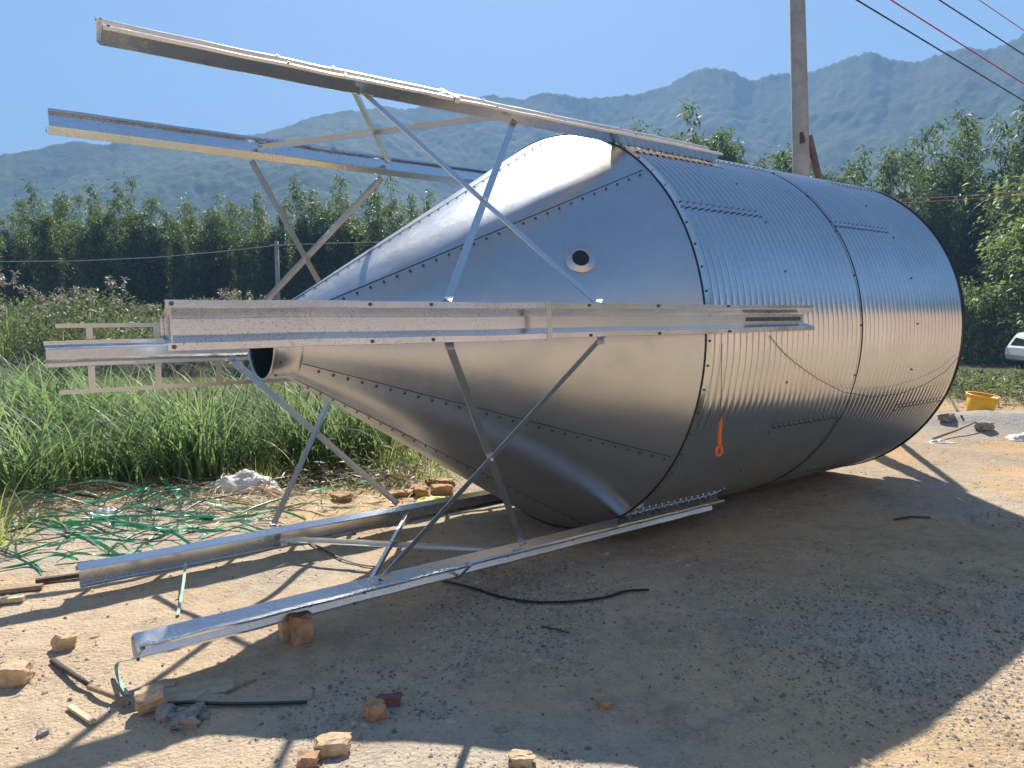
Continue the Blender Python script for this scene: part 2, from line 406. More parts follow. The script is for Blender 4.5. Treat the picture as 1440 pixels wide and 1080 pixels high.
def bolts(parent, spots, limit=95):
    """spots: (point, normal); those facing the camera and largest become parts, the others one stuff part"""
    cam_p = Vector((0, 0, CAM_H)); loc = world_loc(parent)
    def key(pn):
        p, n = pn; v = cam_p - p; return (0 if n.dot(v) > 0 else 1, v.length)
    spots = sorted(spots, key=key); rest = MB()
    for k, (p, n) in enumerate(spots):
        q = n.to_track_quat('Z', 'Y')
        if k < limit and key((p, n))[0] == 0:
            o = bpy.data.objects.new('bolt', BOLT); COL.objects.link(o); o.parent = parent
            o.location = p - loc; o.rotation_mode = 'QUATERNION'; o.rotation_quaternion = q
        else: rest.add([q @ v + p for v in BV], BF)
    if rest.v: tag(rest.build('bolt', M_BOLT, parent), kind='stuff')
# hopper cone, nine lapped panels
SEAM = [R_(-31 + 40 * k) for k in range(9)]
slope = (R0 - RN) / LC
def cone_r(s): return R0 + slope * s
def lap(s, A):
    u = ((A - R_(-31)) % R_(40)) / R_(40)
    return .0035 * (1 - u) * np.clip((-s) / .05, 0, 1) - .002 + .0022 * np.sin(u * PI * 3) * np.sin(-s * 3.2)
cone = revolve('hopper_cone', [(s, cone_r(s)) for s in np.linspace(-LC, -.004, 40)], 360, M_CONE, silo, rf=lap)
for a in SEAM:
    mb = MB(); rv, tv = rad_t(a); nv = (rv - DX * slope).normalized()
    for s0, s1 in zip(np.linspace(-LC + .02, -.03, 12)[:-1], np.linspace(-LC + .02, -.03, 12)[1:]):
        p0, p1 = P(s0, a, cone_r(s0) + .0012), P(s1, a, cone_r(s1) + .0012)
        mb.box((p0 + p1) / 2 - tv * .003, (p1 - p0) / 2, tv * .0018, nv * .0014)
    mb.build('seam_seal', M_SEAL_RIM, cone)
sp = []
for k, a in enumerate(SEAM):
    for j, s in enumerate(np.linspace(-LC + .1, -.06, 27)):
        off = -.03 / max(.25, cone_r(s)); rv, tv = rad_t(a + off); nv = (rv - DX * slope).normalized()
        sp.append((P(s, a + off, cone_r(s) + .0015), nv))
bolts(cone, sp)
# round port on the cone
s_p, a_p = -.565, R_(26.9); rv, tv = rad_t(a_p); nv = (rv - DX * slope).normalized(); gv = nv.cross(tv).normalized(); pc = P(s_p, a_p, cone_r(s_p))
def ring_prof(mb, prof, n=40, m=0):
    vs = [pc + nv * z + (tv * math.cos(2 * PI * k / n) + gv * math.sin(2 * PI * k / n)) * r for r, z in prof for k in range(n)]
    mb.add(vs, [(i * n + k, i * n + (k + 1) % n, (i + 1) * n + (k + 1) % n, (i + 1) * n + k) for i in range(len(prof) - 1) for k in range(n)], m)
mb = MB(); ring_prof(mb, [(.090, -.004), (.091, .006), (.088, .009), (.056, .009), (.053, .013), (.050, .013), (.049, .0)])
mb.build('port_flange', M_CONE, cone, True)
mb = MB(); vs = [pc + nv * .004 + (tv * math.cos(2 * PI * k / 32) + gv * math.sin(2 * PI * k / 32)) * .0495 for k in range(32)]; mb.add(vs, [tuple(range(32))]); mb.build('port_dark_disc', M_GLASS, cone)  # dark disc closes the flanged hole, its darkness put into the colour
# outlet collar
e0 = -LC - LN
collar = revolve('outlet_collar', [(-LC + .015, RN + .012), (-LC - .002, RN + .012), (-LC - .004, RN + .001), (e0 + .012, RN + .001), (e0, RN + .006), (e0, RN - .003), (e0 + .01, RN - .004), (-LC + .02, RN - .006), (-LC + .06, RN + .02)], 64, M_CONE, silo)
revolve('collar_dark_fill', [(e0 + .02, RN - .008), (e0 + .06, RN - .009), (-LC + .05, RN - .012), (-LC + .45, RN - .012), (-LC + .45, .002)], 48, M_DARK, collar)  # near-black inside, the unlit neck opening put into the colour
bolts(collar, [(P(e0 + .045, a, RN + .001), rad_t(a)[0]) for a in np.linspace(0, 2 * PI, 13)[:-1]])
# corrugated wall rings
PITCHC = .0624; AMP = .019; RW = LEN / 4
def corr(s): return 2 * abs(math.cos(PI * s / PITCHC)) ** .75 - 1.75
seam_ring = {0: 35, 1: -26, 2: 35, 3: -26}
for k in range(4):
    s0, s1 = k * RW, (k + 1) * RW + (.03 if k < 3 else 0); off = .0 if k % 2 else .003
    pr = []
    for s in np.arange(s0, s1 + 1e-6, PITCHC / 12):
        a = AMP * sstep(.045, .075, s) * (1 - sstep(LEN - .05, LEN - .02, s))
        pr.append((s, R0 + off + a * corr(s)))
    a0 = R_(seam_ring[k])
    def lapw(s, A, a0=a0):
        u = ((A - a0) % (PI / 2)) / (PI / 2); return .005 * (1 - u) ** 6
    ring = revolve('wall_ring', pr, 240, M_WALL, silo, rf=lapw)
    sp = []
    for q in range(4):
        a = a0 + q * PI / 2; mb = MB()
        crest = np.arange(math.ceil(s0 / PITCHC) * PITCHC + (PITCHC if k == 0 else 0), s1 - .03, PITCHC)
        rv, tv = rad_t(a)
        N = 84; ss = np.linspace(s0 + .03, s1 - .035, N)
        pts = [P(s, a, R0 + off + .006 + AMP * corr(s)) - tv * .004 for s in ss]
        vs = []
        for p in pts: vs += [p - tv * .0025 + rv * .001, p + tv * .0025 + rv * .001]
        mb.add(vs, [(2 * i, 2 * i + 1, 2 * i + 3, 2 * i + 2) for i in range(N - 1)])
        mb.build('lap_seal', M_SEAL_RIM, ring)
        for s in crest: sp.append((P(s, a + .022, R0 + off + AMP * .25 + .003), rv))
    if k == 0: sp += [(P(.028, a, R0 + off + .0005), rad_t(a)[0]) for a in np.linspace(0, 2 * PI, 61)[:-1]]
    else: sp += [(P(s0 + .0, a, R0 + .0045 + AMP * .25), rad_t(a)[0]) for a in np.linspace(.05, 2 * PI + .05, 25)[:-1]]
    bolts(ring, sp, 90)
    if k == 2:
        revolve('girth_seal', [(s0 + .026, R0 + AMP * .25 + .002), (s0 + .028, R0 + AMP * .25 + .0038), (s0 + .0295, R0)], 200, M_SEAL_RIM, ring)
revolve('hopper_ring', [(-.006, R0 - .012), (-.005, R0 + .003), (.001, R0 + .0055), (.003, R0 + .001)], 240, M_SEAL_RIM, silo)
# roof
HR = .72
roof = revolve('roof', [(LEN + .002, R0 - .012), (LEN + .004, R0 + .008), (LEN + .016, R0 + .006), (LEN + .02 + HR * .5, (R0 + .27) / 2), (LEN + .02 + HR, .27)], 120, M_WALL, silo)
revolve('eave_ring', [(LEN - .009, R0 + .002), (LEN - .008, R0 + .011), (LEN + .001, R0 + .015), (LEN + .004, R0 + .010)], 200, M_SEAL_RIM, silo)  # plain black line along the roof edge
revolve('roof_cap', [(LEN + HR, .28), (LEN + HR + .16, .28), (LEN + HR + .165, .34), (LEN + HR + .19, .34), (LEN + HR + .26, .02)], 48, M_CONE, roof)
# legs
PH = {'NM': 5.0, 'T': 63.6, 'UF': 124, 'FM': 184, 'LF': 244, 'LN': 300.3}
TH = .0032
SEC = [(-.0835, .066), (-.085, .079), (-.084, .080), (-.059, .080), (-.0565, .0785), (-.0295, .0015), (-.0275, 0), (.0275, 0), (.0295, .0015), (.0565, .0785), (.059, .080), (.084, .080), (.085, .079), (.0835, .066)]
TWIST = {'LN': 9.0}
def leg_frame(key):
    ph = R_(PH[key]); a = rad_t(ph)[0] * R0; rv, tv = rad_t(ph + R_(TWIST.get(key, 0)))
    return rv, tv, lambda s, t, o: C0 + DX * s + a + tv * t + rv * o
def channel(mb, key, s0, s1, o0, sc=1.0):
    rv, tv, pt = leg_frame(key); n = len(SEC); sec = np.array(SEC); nrm = []
    for i in range(n):
        a = sec[max(i - 1, 0)]; b = sec[min(i + 1, n - 1)]; d = (b - a) / np.hypot(*(b - a)); nrm.append((d[1], -d[0]))
    inn = sec + np.array(nrm) * TH
    loop = list(sec) + list(inn[::-1]); m = len(loop); K = 24
    SS = [s0 + (s1 - s0) * k / K for k in range(K + 1)]
    vs = []
    for s in SS:
        wb = .0016 * math.sin(s * 4.1 + PH[key]) + .0009 * math.sin(s * 11.3 + 2 * PH[key])     # rolled sheet is never dead straight
        lipw = .0012 * math.sin(s * 17 + PH[key])
        vs += [pt(s, p[0] * sc + wb, o0 + p[1] * sc + (lipw if abs(p[0]) > .055 else 0) + wb * .6) for p in loop]
    fs = [(i * m + k, i * m + (k + 1) % m, (i + 1) * m + (k + 1) % m, (i + 1) * m + k) for i in range(K) for k in range(m)]
    for b in (0, K * m):
        for k in range(n - 1):
            q = (b + k, b + k + 1, b + m - 2 - k, b + m - 1 - k); fs.append(q if b else q[::-1])
    mb.add(vs, fs)
S_TIP, S_END, S_SPL = -2.93, .99, -1.27
legs = {}
for key in PH:
    rv, tv, pt = leg_frame(key)
    mb = MB(); channel(mb, key, S_TIP, S_SPL, .012)
    leg = mb.build('leg', M_LEG, silo); legs[key] = leg
    mb = MB(); channel(mb, key, S_SPL - .16, S_END, .0105, .955); mb.build('upper_leg_section', M_LEG, leg)
    mb = MB(); mb.box(pt(S_SPL, 0, .0965), DX * .014, tv * .0895, rv * .002)
    for k in (-1, 1): mb.box(pt(S_SPL, .0885 * k, .082), DX * .014, tv * .002, rv * .013)
    mb.build('splice_strap', M_BRACE, leg)
    vs = [(-.083, .0775), (.083, .0775), (.056, .0765), (.0265, .004), (-.0265, .004), (-.056, .0765)]
    pp = [pt(S_TIP + .012, a, b + .012) for a, b in vs]; nn = len(vs); mb = MB()
    mb.add(pp + [x + DX * .006 for x in pp], [tuple(range(nn)), tuple(range(2 * nn - 1, nn - 1, -1))] + [(k, (k + 1) % nn, nn + (k + 1) % nn, nn + k) for k in range(nn)])
    if key in ('NM', 'LN', 'T'): mb.build('foot_plate', M_LEG, leg)
    sp = [(pt(s, 0, .014), rv) for s in np.arange(.42, S_END - .02, .058)]
    for s in (S_TIP + .02, S_TIP + .75, -1.9, -1.0, -.5, 0.1):
        for k in (-1, 1): sp.append((pt(s, .072 * k, .0125 + .0805 * (1 if s < S_SPL else .955)), rv))
    bolts(leg, sp, 40)
rv, tv, pt = leg_frame('NM'); mb = MB(); mb.box(pt(.66, 0, .0145), DX * .29, tv * .012, rv * .0008); mb.build('slot_strip', simple('dark_grey_strip', (.09, .10, .095), .7), legs['NM'])  # dark grey strip along the bolt slot near the leg's end
# braces: an X of two angles between every pair of neighbours
order = ['NM', 'T', 'UF', 'FM', 'LF', 'LN']; S1, S2 = -1.78, -.88
def angle_bar(mb, a, b, out, w_=.0175, th=.002):
    d = (b - a).normalized(); u = out - d * out.dot(d); u.normalize(); t_ = d.cross(u)
    h = (b - a) / 2; c = (a + b) / 2
    mb.box(c, h, t_ * w_, u * th)
    mb.box(c + t_ * (w_ - th) - u * (w_ * .7 + th), h, t_ * th, u * w_ * .7)
for k, ka in enumerate(order):
    kb = order[(k + 1) % 6]; pa, pb = R_(PH[ka]), R_(PH[kb]) + (2 * PI if k == 5 else 0)
    ra, ta = rad_t(pa); rb, tb = rad_t(pb); mid = rad_t((pa + pb) / 2)[0]
    for j, (sa, sb) in enumerate(((S1, S2), (S2, S1))):
        rr = R0 + .020 - .012 * j * .0
        A = C0 + DX * sa + ra * (R0 + .025) + ta * .092; B = C0 + DX * sb + rb * (R0 + .025) - tb * .092
        A = A - mid * (.006 * j); B = B - mid * (.006 * j)
        d = (B - A).normalized(); mb = MB(); angle_bar(mb, A - d * .03, B + d * .03, mid)
        br = mb.build('brace', M_BRACE, silo)
        for q, tt in ((A, ta), (B, -tb)):
            mb = MB(); mb.box(q - tt * .0 + mid * .006, DX * .022, (tt * .5 + ra * .5).normalized() * .020, mid * .003); mb.build('gusset', M_BRACE, br)
    cpt = C0 + DX * ((S1 + S2) / 2) + (ra * (R0 + .025) + ta * .092 + rb * (R0 + .025) - tb * .092) / 2
    mb = MB(); mb.tube([cpt + mid * .006, cpt + mid * .016], .012, 8); mb.tube([cpt - mid * .03, cpt + mid * .022], .006, 8); mb.build('cross_bolt', M_BRIGHT, silo)
# ladder fixed to the far leg
lad = MB(); rv, tv = rad_t(R_(184)); root = C0 + rv * (R0 + .16)
uL = UP; z0, z1 = .182, -.248
lad.box(root + DX * (-.85) + uL * z0, DX * 2.0, uL * .014, rv * .005); lad.box(root + DX * (-.85) + uL * z0 + rv * .02, DX * 2.0, uL * .003, rv * .02)
ladder = lad.build('ladder', M_BRACE, silo)
lad = MB(); lad.box(root + DX * (-.85) + uL * z1, DX * 2.0, uL * .014, rv * .005); lad.box(root + DX * (-.85) + uL * z1 + rv * .02, DX * 2.0, uL * .003, rv * .02); lad.build('ladder_rail', M_BRACE, ladder)
for s in np.arange(-2.66, 1.1, .41):
    mb = MB(); mb.box(root + DX * s + uL * (z0 + z1) / 2 - rv * .008, DX * .02, uL * abs(z1 - z0) / 2, rv * .003); mb.box(root + DX * s + uL * (z0 + z1) / 2 - rv * .04 , DX * .012, uL * .06, rv * .03); mb.build('rung', M_BRACE, ladder)

# ------------------------------------------------------------------ things hanging on the silo
rp = C0 + DX * .12 + SIDE * (R0 + .02)
top = rp + UP * -.02; bot = rp + UP * -.60
h0 = empty('hanging_tag', (bot.x, bot.y, bot.z), 'small orange plastic loop handle hanging on a thin cord against the corrugated wall', 'handle')
mb = MB(); mb.tube([top, (top + bot) / 2 + SIDE * .004, bot + UP * .1], .0018, 5); mb.build('cord', M_BLACK, h0)
b = bot + UP * -.05
mb = MB()
mb.tube([b + UP * .17, b + UP * .135 + DX * .004, b + UP * .10, b + UP * .05, b + UP * .028], [.009, .012, .014, .015, .013], 8, flat=.6)
circ = [b + UP * (.028 * math.sin(a) + .0) + DX * .026 * math.cos(a) for a in np.linspace(PI / 2, PI / 2 + 2 * PI, 17)]
mb.tube(circ, .0085, 6, cap=False)
mb.tube([b + UP * .165, b + UP * .20 + DX * .012, b + UP * .16 + DX * .016, b + UP * .10 + DX * .006], .006, 6)
mb.build('loop_handle', M_ORANGE, h0, True)
pl = [(1082, 472), (1100, 494), (1120, 512), (1150, 533), (1185, 551), (1225, 558), (1265, 554), (1300, 541), (1330, 522), (1349, 500)]
pts = []
for q in pl:
    v = pixray(*q); o = Vector((0, 0, CAM_H)); n = SIDE; t_ = (C0 + SIDE * (R0 + .02) - o).dot(n) / v.dot(n); pts.append(o + v * t_)
mb = MB(); mb.tube(pts, .0022, 5); tag(mb.build('hanging_wire', M_CABLE, None, True, pts[0]), 'thin dark wire sagging across the corrugated wall of the silo', 'wire')

# ------------------------------------------------------------------ pole and cables
pb = Vector((4.09, 10.5, gz(4.09, 10.5)))
pole = empty('utility_pole', pb, 'grey concrete utility pole rising behind the corrugated silo', 'utility pole', )
mb = MB(); mb.tube([pb + Vector((0, 0, -.2)), pb + Vector((-.195, 0, 3)), pb + Vector((-.58, 0, 9.2))], [.125, .112, .085], 20); mb.build('pole_shaft', M_CONC, pole, True)
q = far(1124, 196, 10.5); q.x = pb.x - .065 * (q.z - pb.z)
mb = MB(); mb.box(q + Vector((-.02, -.112, 0)), (.035, 0, .01), (0, .012, 0), (-.012, 0, .07), 0, .6); mb.build('tar_patch', M_BARK, pole, False)
mb = MB(); arm = pb + Vector((-.52, 0, 8.2)); mb.box(arm, (.75, -.5, 0), (.03, .045, 0), (0, 0, .05)); mb.build('cross_arm', M_RUST, pole)
mb = MB(); mb.tube([q + Vector((.105, -.02, .04)), Vector((5.0, 10.5, gz(5, 10.5)))], .048, 8); tag(mb.build('leaning_strut', M_RUST, None, True, (5.0, 10.5, 0)), 'rusty brown strut leaning against the concrete utility pole', 'strut')
for (a, b, mname, lab, r) in (((1205, 0), (1440, 142), M_CABLE, 'lowest black overhead cable crossing the top right corner', .0105), ((1253, 0), (1440, 118), M_CABLER, 'red overhead cable just above the lowest black one', .0095), ((1321, 0), (1440, 77), M_CABLE, 'upper dark overhead cable above the red one, top right', .009), ((1377, 0), (1440, 43), M_CABLEO, 'thin faded pink overhead cable nearest the top right corner', .0065)):
    # each wire is level and runs away from the pole along (1.117, 1)
    va, vb = pixray(*a), pixray(*b); n = va.cross(vb); D = n.cross(Vector((0, 0, 1))); D.z = 0; D.normalize()
    if D.x < 0: D = -D
    t0 = 10.3 / va.y; p0 = Vector((0, 0, CAM_H)) + va * t0
    pts = [p0 + D * k for k in (-4, -1, 2, 6, 12, 20, 30, 45)]
    mb = MB(); mb.tube(pts, r, 6); tag(mb.build('overhead_cable', mname, None, True, pts[0]), lab, 'cable', 'overhead cables on the pole')
for j, (a, b) in enumerate((((1255, 281), (1440, 269)), ((1258, 286), (1440, 274)))):
    p0, p1 = far(*a, 22), far(*b, 22); d = p1 - p0
    mb = MB(); mb.tube([p0 - d * 1.2, p0 - d * .4, p0, p0 + d * .5 - Vector((0, 0, .02)), p1, p1 + d], .011, 5); tag(mb.build('service_cable', M_CABLEO, None, True, p0), ('upper' if j == 0 else 'lower') + ' of two pale cables running from behind the silo to the right', 'cable', 'pale cables behind the silo')
fp = far(389, 345, 27); fb = Vector((fp.x, 27, gz(fp.x, 27)))
fpole = empty('wire_post', fb, 'thin grey post carrying a wire in front of the dark bamboo', 'post')
mb = MB(); mb.tube([fb, Vector((fp.x, 27, fp.z + .15))], [.09, .07], 8); mb.build('post_shaft', M_CONC, fpole, True)
mb = MB(); mb.box(Vector((fp.x, 26.95, fp.z)), (.2, 0, 0), (0, .03, 0), (0, 0, .03)); mb.build('post_arm', M_CONC, fpole)
pts = [far(-120, 366, 27), far(0, 368, 27), far(110, 367, 27), far(220, 362, 27), far(310, 354, 27), far(389, 345, 27), far(470, 342, 27), far(560, 340, 27), far(700, 330, 27)]
mb = MB(); mb.tube(pts, .014, 5); tag(mb.build('far_wire', M_CABLE if 0 else M_CONC, None, True, pts[5]), 'thin grey wire strung across the front of the bamboo on the left', 'wire')

# ------------------------------------------------------------------ foliage generators
def leaves_arr(base, direc, L, W, droop=0.0, r=rng):
    """diamond leaves: base (n,3), direc (n,3) unit"""
    n = len(base); up = np.array([0, 0, 1.0]); rnd = r.normal(size=(n, 3)) * .6 + up
    sd = np.cross(direc, rnd); sd /= np.linalg.norm(sd, axis=1)[:, None] + 1e-9
    tip = base + direc * L[:, None]; tip[:, 2] -= droop * L
    midp = base + direc * (L * .45)[:, None]
    V = np.stack([base, midp + sd * (W / 2)[:, None], tip, midp - sd * (W / 2)[:, None]], 1).reshape(-1, 3)
    F = np.arange(4 * n).reshape(n, 4); return V, F
def blades(base, az, lean, L, W, seg=4, r=rng, curl=1.0):
    """grass blades, arcs that bend over"""
    n = len(base); t = np.linspace(0, 1, seg + 1); d = np.stack([np.cos(az), np.sin(az), 0 * az], 1); sd = np.stack([-np.sin(az), np.cos(az), 0 * az], 1)
    V = np.zeros((n, seg + 1, 2, 3)); p = base.copy()
    for k in range(seg + 1):
        th = lean + curl * t[k] ** 1.5 * (0.5 + lean)
        if k: p = p + (d * np.sin(th)[:, None] + np.array([0, 0, 1]) * np.cos(th)[:, None]) * (L / seg)[:, None]
        wd = W * (1 - .92 * t[k] ** 1.4) * .5
        V[:, k, 0] = p - sd * wd[:, None]; V[:, k, 1] = p + sd * wd[:, None]
    i = np.arange(n * (seg + 1) * 2).reshape(n, seg + 1, 2)
    F = np.stack([i[:, :-1, 0], i[:, :-1, 1], i[:, 1:, 1], i[:, 1:, 0]], -1).reshape(-1, 4)
    return V.reshape(-1, 3), F
def cat(parts):
    Vs, Fs = [], []; b = 0
    for V, F in parts: Vs.append(V); Fs.append(F + b); b += len(V)
    return np.concatenate(Vs), np.concatenate(Fs)
def bamboo_proto(seed, H, nculm=7, spread=.9, tufts=48, leaf=.30):
    r = np.random.default_rng(seed); mb = MB(); B = []; D = []
    for c in range(nculm):
        a = r.uniform(0, 2 * PI); rad = r.uniform(0, spread); h = H * r.uniform(.5, .93) if c else H
        p0 = np.array([math.cos(a) * rad, math.sin(a) * rad, 0]); ln = r.uniform(.02, .10) * h; az = a + r.normal() * .6
        t = np.linspace(0, 1, 9); pts = p0 + np.stack([math.cos(az) * ln * t ** 2, math.sin(az) * ln * t ** 2, h * (t - .03 * t ** 4)], 1)
        mb.tube([tuple(x) for x in pts], list(.035 * (1 - .85 * t)), 5, cap=False)
        for k in range(tufts):
            u = r.uniform(.06, .99) ** .8; q = np.array([np.interp(u, t, pts[:, i]) for i in range(3)])
            br = (1.15 * (1 - u) ** .65 + .16) * r.uniform(.35, 1.0); b = r.uniform(0, 2 * PI)
            e = q + np.array([math.cos(b) * br, math.sin(b) * br, br * r.uniform(-.15, .5)])
            nl = 19; f = r.uniform(.25, 1.05, nl)[:, None]
            bs = q + (e - q) * f + r.normal(size=(nl, 3)) * .17
            dd = (e - q) / (np.linalg.norm(e - q) + 1e-6) * .5 + r.normal(size=(nl, 3)) * .6 + np.array([0, 0, -.45]); dd /= np.linalg.norm(dd, axis=1)[:, None]
            B.append(bs); D.append(dd)
    B = np.concatenate(B); D = np.concatenate(D); n = len(B)
    V, F = leaves_arr(B, D, r.uniform(.7, 1.3, n) * leaf, r.uniform(.7, 1.2, n) * leaf * .25, .2, r)
    return mb, V, F
def plant_proto(name, mb, V, F, matleaf, matstem, label, cat_, group, leafname='foliage', stemname='culms'):
    root = empty(name, (0, 0, 0), label, cat_, group)
    npmesh(leafname, V, F, matleaf, False, None, (0, 0, 0), root)
    if mb is not None and mb.v: mb.build(stemname, matstem, root)
    return root
used = set()
def place(root, loc, rz, sc, label=None, group=None):
    if root.name not in used: used.add(root.name); o = root
    else:
        o = root.copy(); COL.objects.link(o)
        for ch in root.children:
            c = ch.copy(); COL.objects.link(c); c.parent = o
    o.location = loc; o.rotation_euler = (0, 0, rz); o.scale = sc if hasattr(sc, '__len__') else (sc, sc, sc)
    if label: o['label'] = label
    if group: o['group'] = group
    return o
BAM = [plant_proto('bamboo_clump', *bamboo_proto(100 + k, 10, 6 + k % 3, .55 + .15 * (k % 3), 48), M_BAMBOO, M_CULM, 'bamboo', 'bamboo', None) for k in range(5)]
GL = 'bamboo row beyond the pond'
lab_l = 'feathery dark green bamboo clump in the row beyond the pond, left of the silo'
tops = [(-60, 280), (-25, 288), (8, 292), (35, 272), (66, 254), (92, 282), (118, 264), (150, 262), (196, 240), (222, 272), (252, 278), (284, 285), (312, 268), (340, 280), (368, 268), (395, 272), (421, 246), (447, 258), (470, 262), (486, 252), (515, 268), (543, 256), (575, 272), (603, 262), (640, 275), (680, 285), (720, 290), (770, 290), (820, 285), (870, 275), (925, 285), (980, 282), (1035, 288), (1090, 284), (1145, 288)]
def bam(px, py, D, label, group, wid=1.0):
    py = py - random.choice((0, 0, 4, 10))
    p = far(px, py, D); g = gz(p.x, D); H = p.z - g; k = random.randrange(5); s = H / 10.0
    return place(BAM[k], (p.x, D, g), random.uniform(0, 6.28), (s * wid, s * wid, s), label, group)
for i, (px, py) in enumerate(tops): bam(px, py, 46 + random.uniform(-1.5, 2.5), lab_l, GL, .95)
for i in range(26): bam(-60 + 35 * i + random.uniform(-8, 8), np.interp(-60 + 35 * i, [q[0] for q in tops], [q[1] for q in tops]) + random.uniform(6, 26), 49 + random.uniform(-1, 1), lab_l, GL, 1.15)
lab_b = 'dark bamboo clump in the shaded back row beyond the pond'
for i in range(33): bam(-60 + 38 * i + random.uniform(-9, 9), 296 + random.uniform(-12, 22), 51, lab_b, GL, 1.5)
for (px, py) in ((930, 160), (918, 196), (1003, 152), (985, 190), (1020, 186), (1058, 192), (1040, 215), (1085, 196), (1108, 205), (1148, 222), (1168, 240), (960, 200), (1030, 176), (1072, 205), (945, 185), (1012, 200), (1046, 200), (1095, 222), (1122, 215), (1138, 236), (1160, 232), (1185, 235), (972, 205)):
    bam(px, py, 58, 'leafy tree top showing above the silo roofline beside the utility pole', 'trees behind the silo', 1.15)
for (px, py, D) in ((1206, 212, 51), (1246, 200, 50), (1222, 232, 48), (1272, 218, 51), (1300, 176, 51), (1328, 172, 52), (1352, 190, 51), (1376, 150, 50), (1410, 142, 51), (1440, 152, 49), (1475, 140, 50), (1510, 150, 50), (1290, 240, 47), (1340, 235, 47), (1390, 225, 47), (1435, 225, 47)):
    bam(px, py, D, 'tall green bamboo clump behind the right end of the silo', 'bamboo right of the pole', 1.0)
# unseen bamboo added to the right and behind, for dark stripes mirrored in the steel
for i in range(22):
    a = R_(48 + i * 6.2); D = 27 + 5 * math.sin(i * 1.7); x, y = D * math.sin(a), D * math.cos(a); k = i % 5
    place(BAM[k], (x, y, gz(x, y) - .2), i * 1.3, (1.15, 1.15, .62 + .2 * math.sin(i * 2.3)), 'unseen bamboo clump added on the bank right of and behind the view for reflections', 'added bamboo on the bank')
def bush_proto(seed, H, W, nl=5200, leaf=.15):
    r = np.random.default_rng(seed); mb = MB(); B = []; D = []
    for k in range(7):
        a = r.uniform(0, 2 * PI); mb.tube([(0, 0, 0), (math.cos(a) * W * .12, math.sin(a) * W * .12, H * .4), (math.cos(a) * W * .32, math.sin(a) * W * .32, H * .82)], [.05, .03, .008], 5)
    nc = 46
    for c in range(nc):
        z = r.uniform(.02, 1); a = r.uniform(0, 2 * PI); rad = W * .5 * math.sqrt(max(.02, 1 - (max(z, .35) - .35) ** 2 * 2.2)) * r.uniform(.45, 1)
        ctr = np.array([math.cos(a) * rad, math.sin(a) * rad, z * H * .92]); n = nl // nc
        o = r.normal(size=(n, 3)) * np.array([.34, .34, .24]) * W * .26
        B.append(ctr + o); dd = o / (np.linalg.norm(o, axis=1)[:, None] + 1e-6) * .7 + r.normal(size=(n, 3)) * .5 + np.array([0, 0, -.35]); D.append(dd / np.linalg.norm(dd, axis=1)[:, None])
    B = np.concatenate(B); D = np.concatenate(D); B[:, 2] = np.maximum(B[:, 2], .03); n = len(B)
    V, F = leaves_arr(B, D, r.uniform(.7, 1.3, n) * leaf, r.uniform(.7, 1.3, n) * leaf * .42, .25, r)
    return mb, V, F
b1 = plant_proto('shrub', *bush_proto(5, 6.0, 4.6, 13000, .21), M_SHRUB, M_BARK, 'large bushy green shrub at the right edge, behind the weeds', 'shrub', None, 'foliage', 'stems')
place(b1, (26.4, 39.0, -1.1), 1.0, (1.5, 1.4, 1.30))
place(b1, (30.6, 43.0, -1.1), 2.6, (1.9, 1.7, 1.85), 'tallest light green bush at the right picture edge, above the white car')
b2 = plant_proto('shrub', *bush_proto(6, 2.6, 2.6, 6000, .13), M_SHRUB, M_BARK, 'lower dark shrub filling the gap between the silo and the large bush', 'shrub', None, 'foliage', 'stems')
place(b2, (23.0, 39.5, -1.1), .3, (1.5, 1.4, 1.7))
# ------------------------------------------------------------------ weeds and grass
def scatter(n, f, xr, yr, r=rng):
    out = []
    while sum(len(o) for o in out) < n:
        x = r.uniform(*xr, 4 * n); y = r.uniform(*yr, 4 * n); k = f(x, y); m = r.uniform(size=4 * n) < k; out.append(np.stack([x[m], y[m]], 1))
    return np.concatenate(out)[:n]
def weed_cloud(xr, yr, n, hmin, hmax, leaf, mask, seed, name, label):
    r = np.random.default_rng(seed); c = scatter(n, mask, xr, yr, r); x, y = c[:, 0], c[:, 1]; gzv = gz_raw(x, y)
    hh = (hmin + (hmax - hmin) * np.clip(.5 + 1.8 * fbm(x * .35, y * .35, 3, seed), 0, 1))
    rep = 16; B = np.repeat(np.stack([x, y, gzv], 1), rep, 0); H = np.repeat(hh, rep); u = r.uniform(0, 1, len(B)) ** .8
    B[:, 2] += u * H; B[:, :2] += r.normal(size=(len(B), 2)) * .18
    D = r.normal(size=B.shape) * .7 + np.array([0, 0, .35]); D /= np.linalg.norm(D, axis=1)[:, None]
    V, F = leaves_arr(B, D, r.uniform(.6, 1.5, len(B)) * leaf, r.uniform(.5, 1.1, len(B)) * leaf * .35, .15, r)
    return tag(npmesh(name, V, F, M_WEED), label, 'weeds', None, 'stuff')
def grass_region(x, y):
    e = y + 1.2 * fbm(x * .9, y * .9, 3, 51)
    right = -.55 + .55 * np.clip(y - 7, 0, 5)
    return sstep(6.35, 6.8, e) * (x < right) * (1 - .85 * sstep(9.6, 10.6, y)) * (.25 + .75 * sstep(-.15, .1, fbm(x * 1.1, y * 1.1, 3, 71)))
c = scatter(500, grass_region, (-10.5, 1.5), (6.2, 11.5)); parts = []
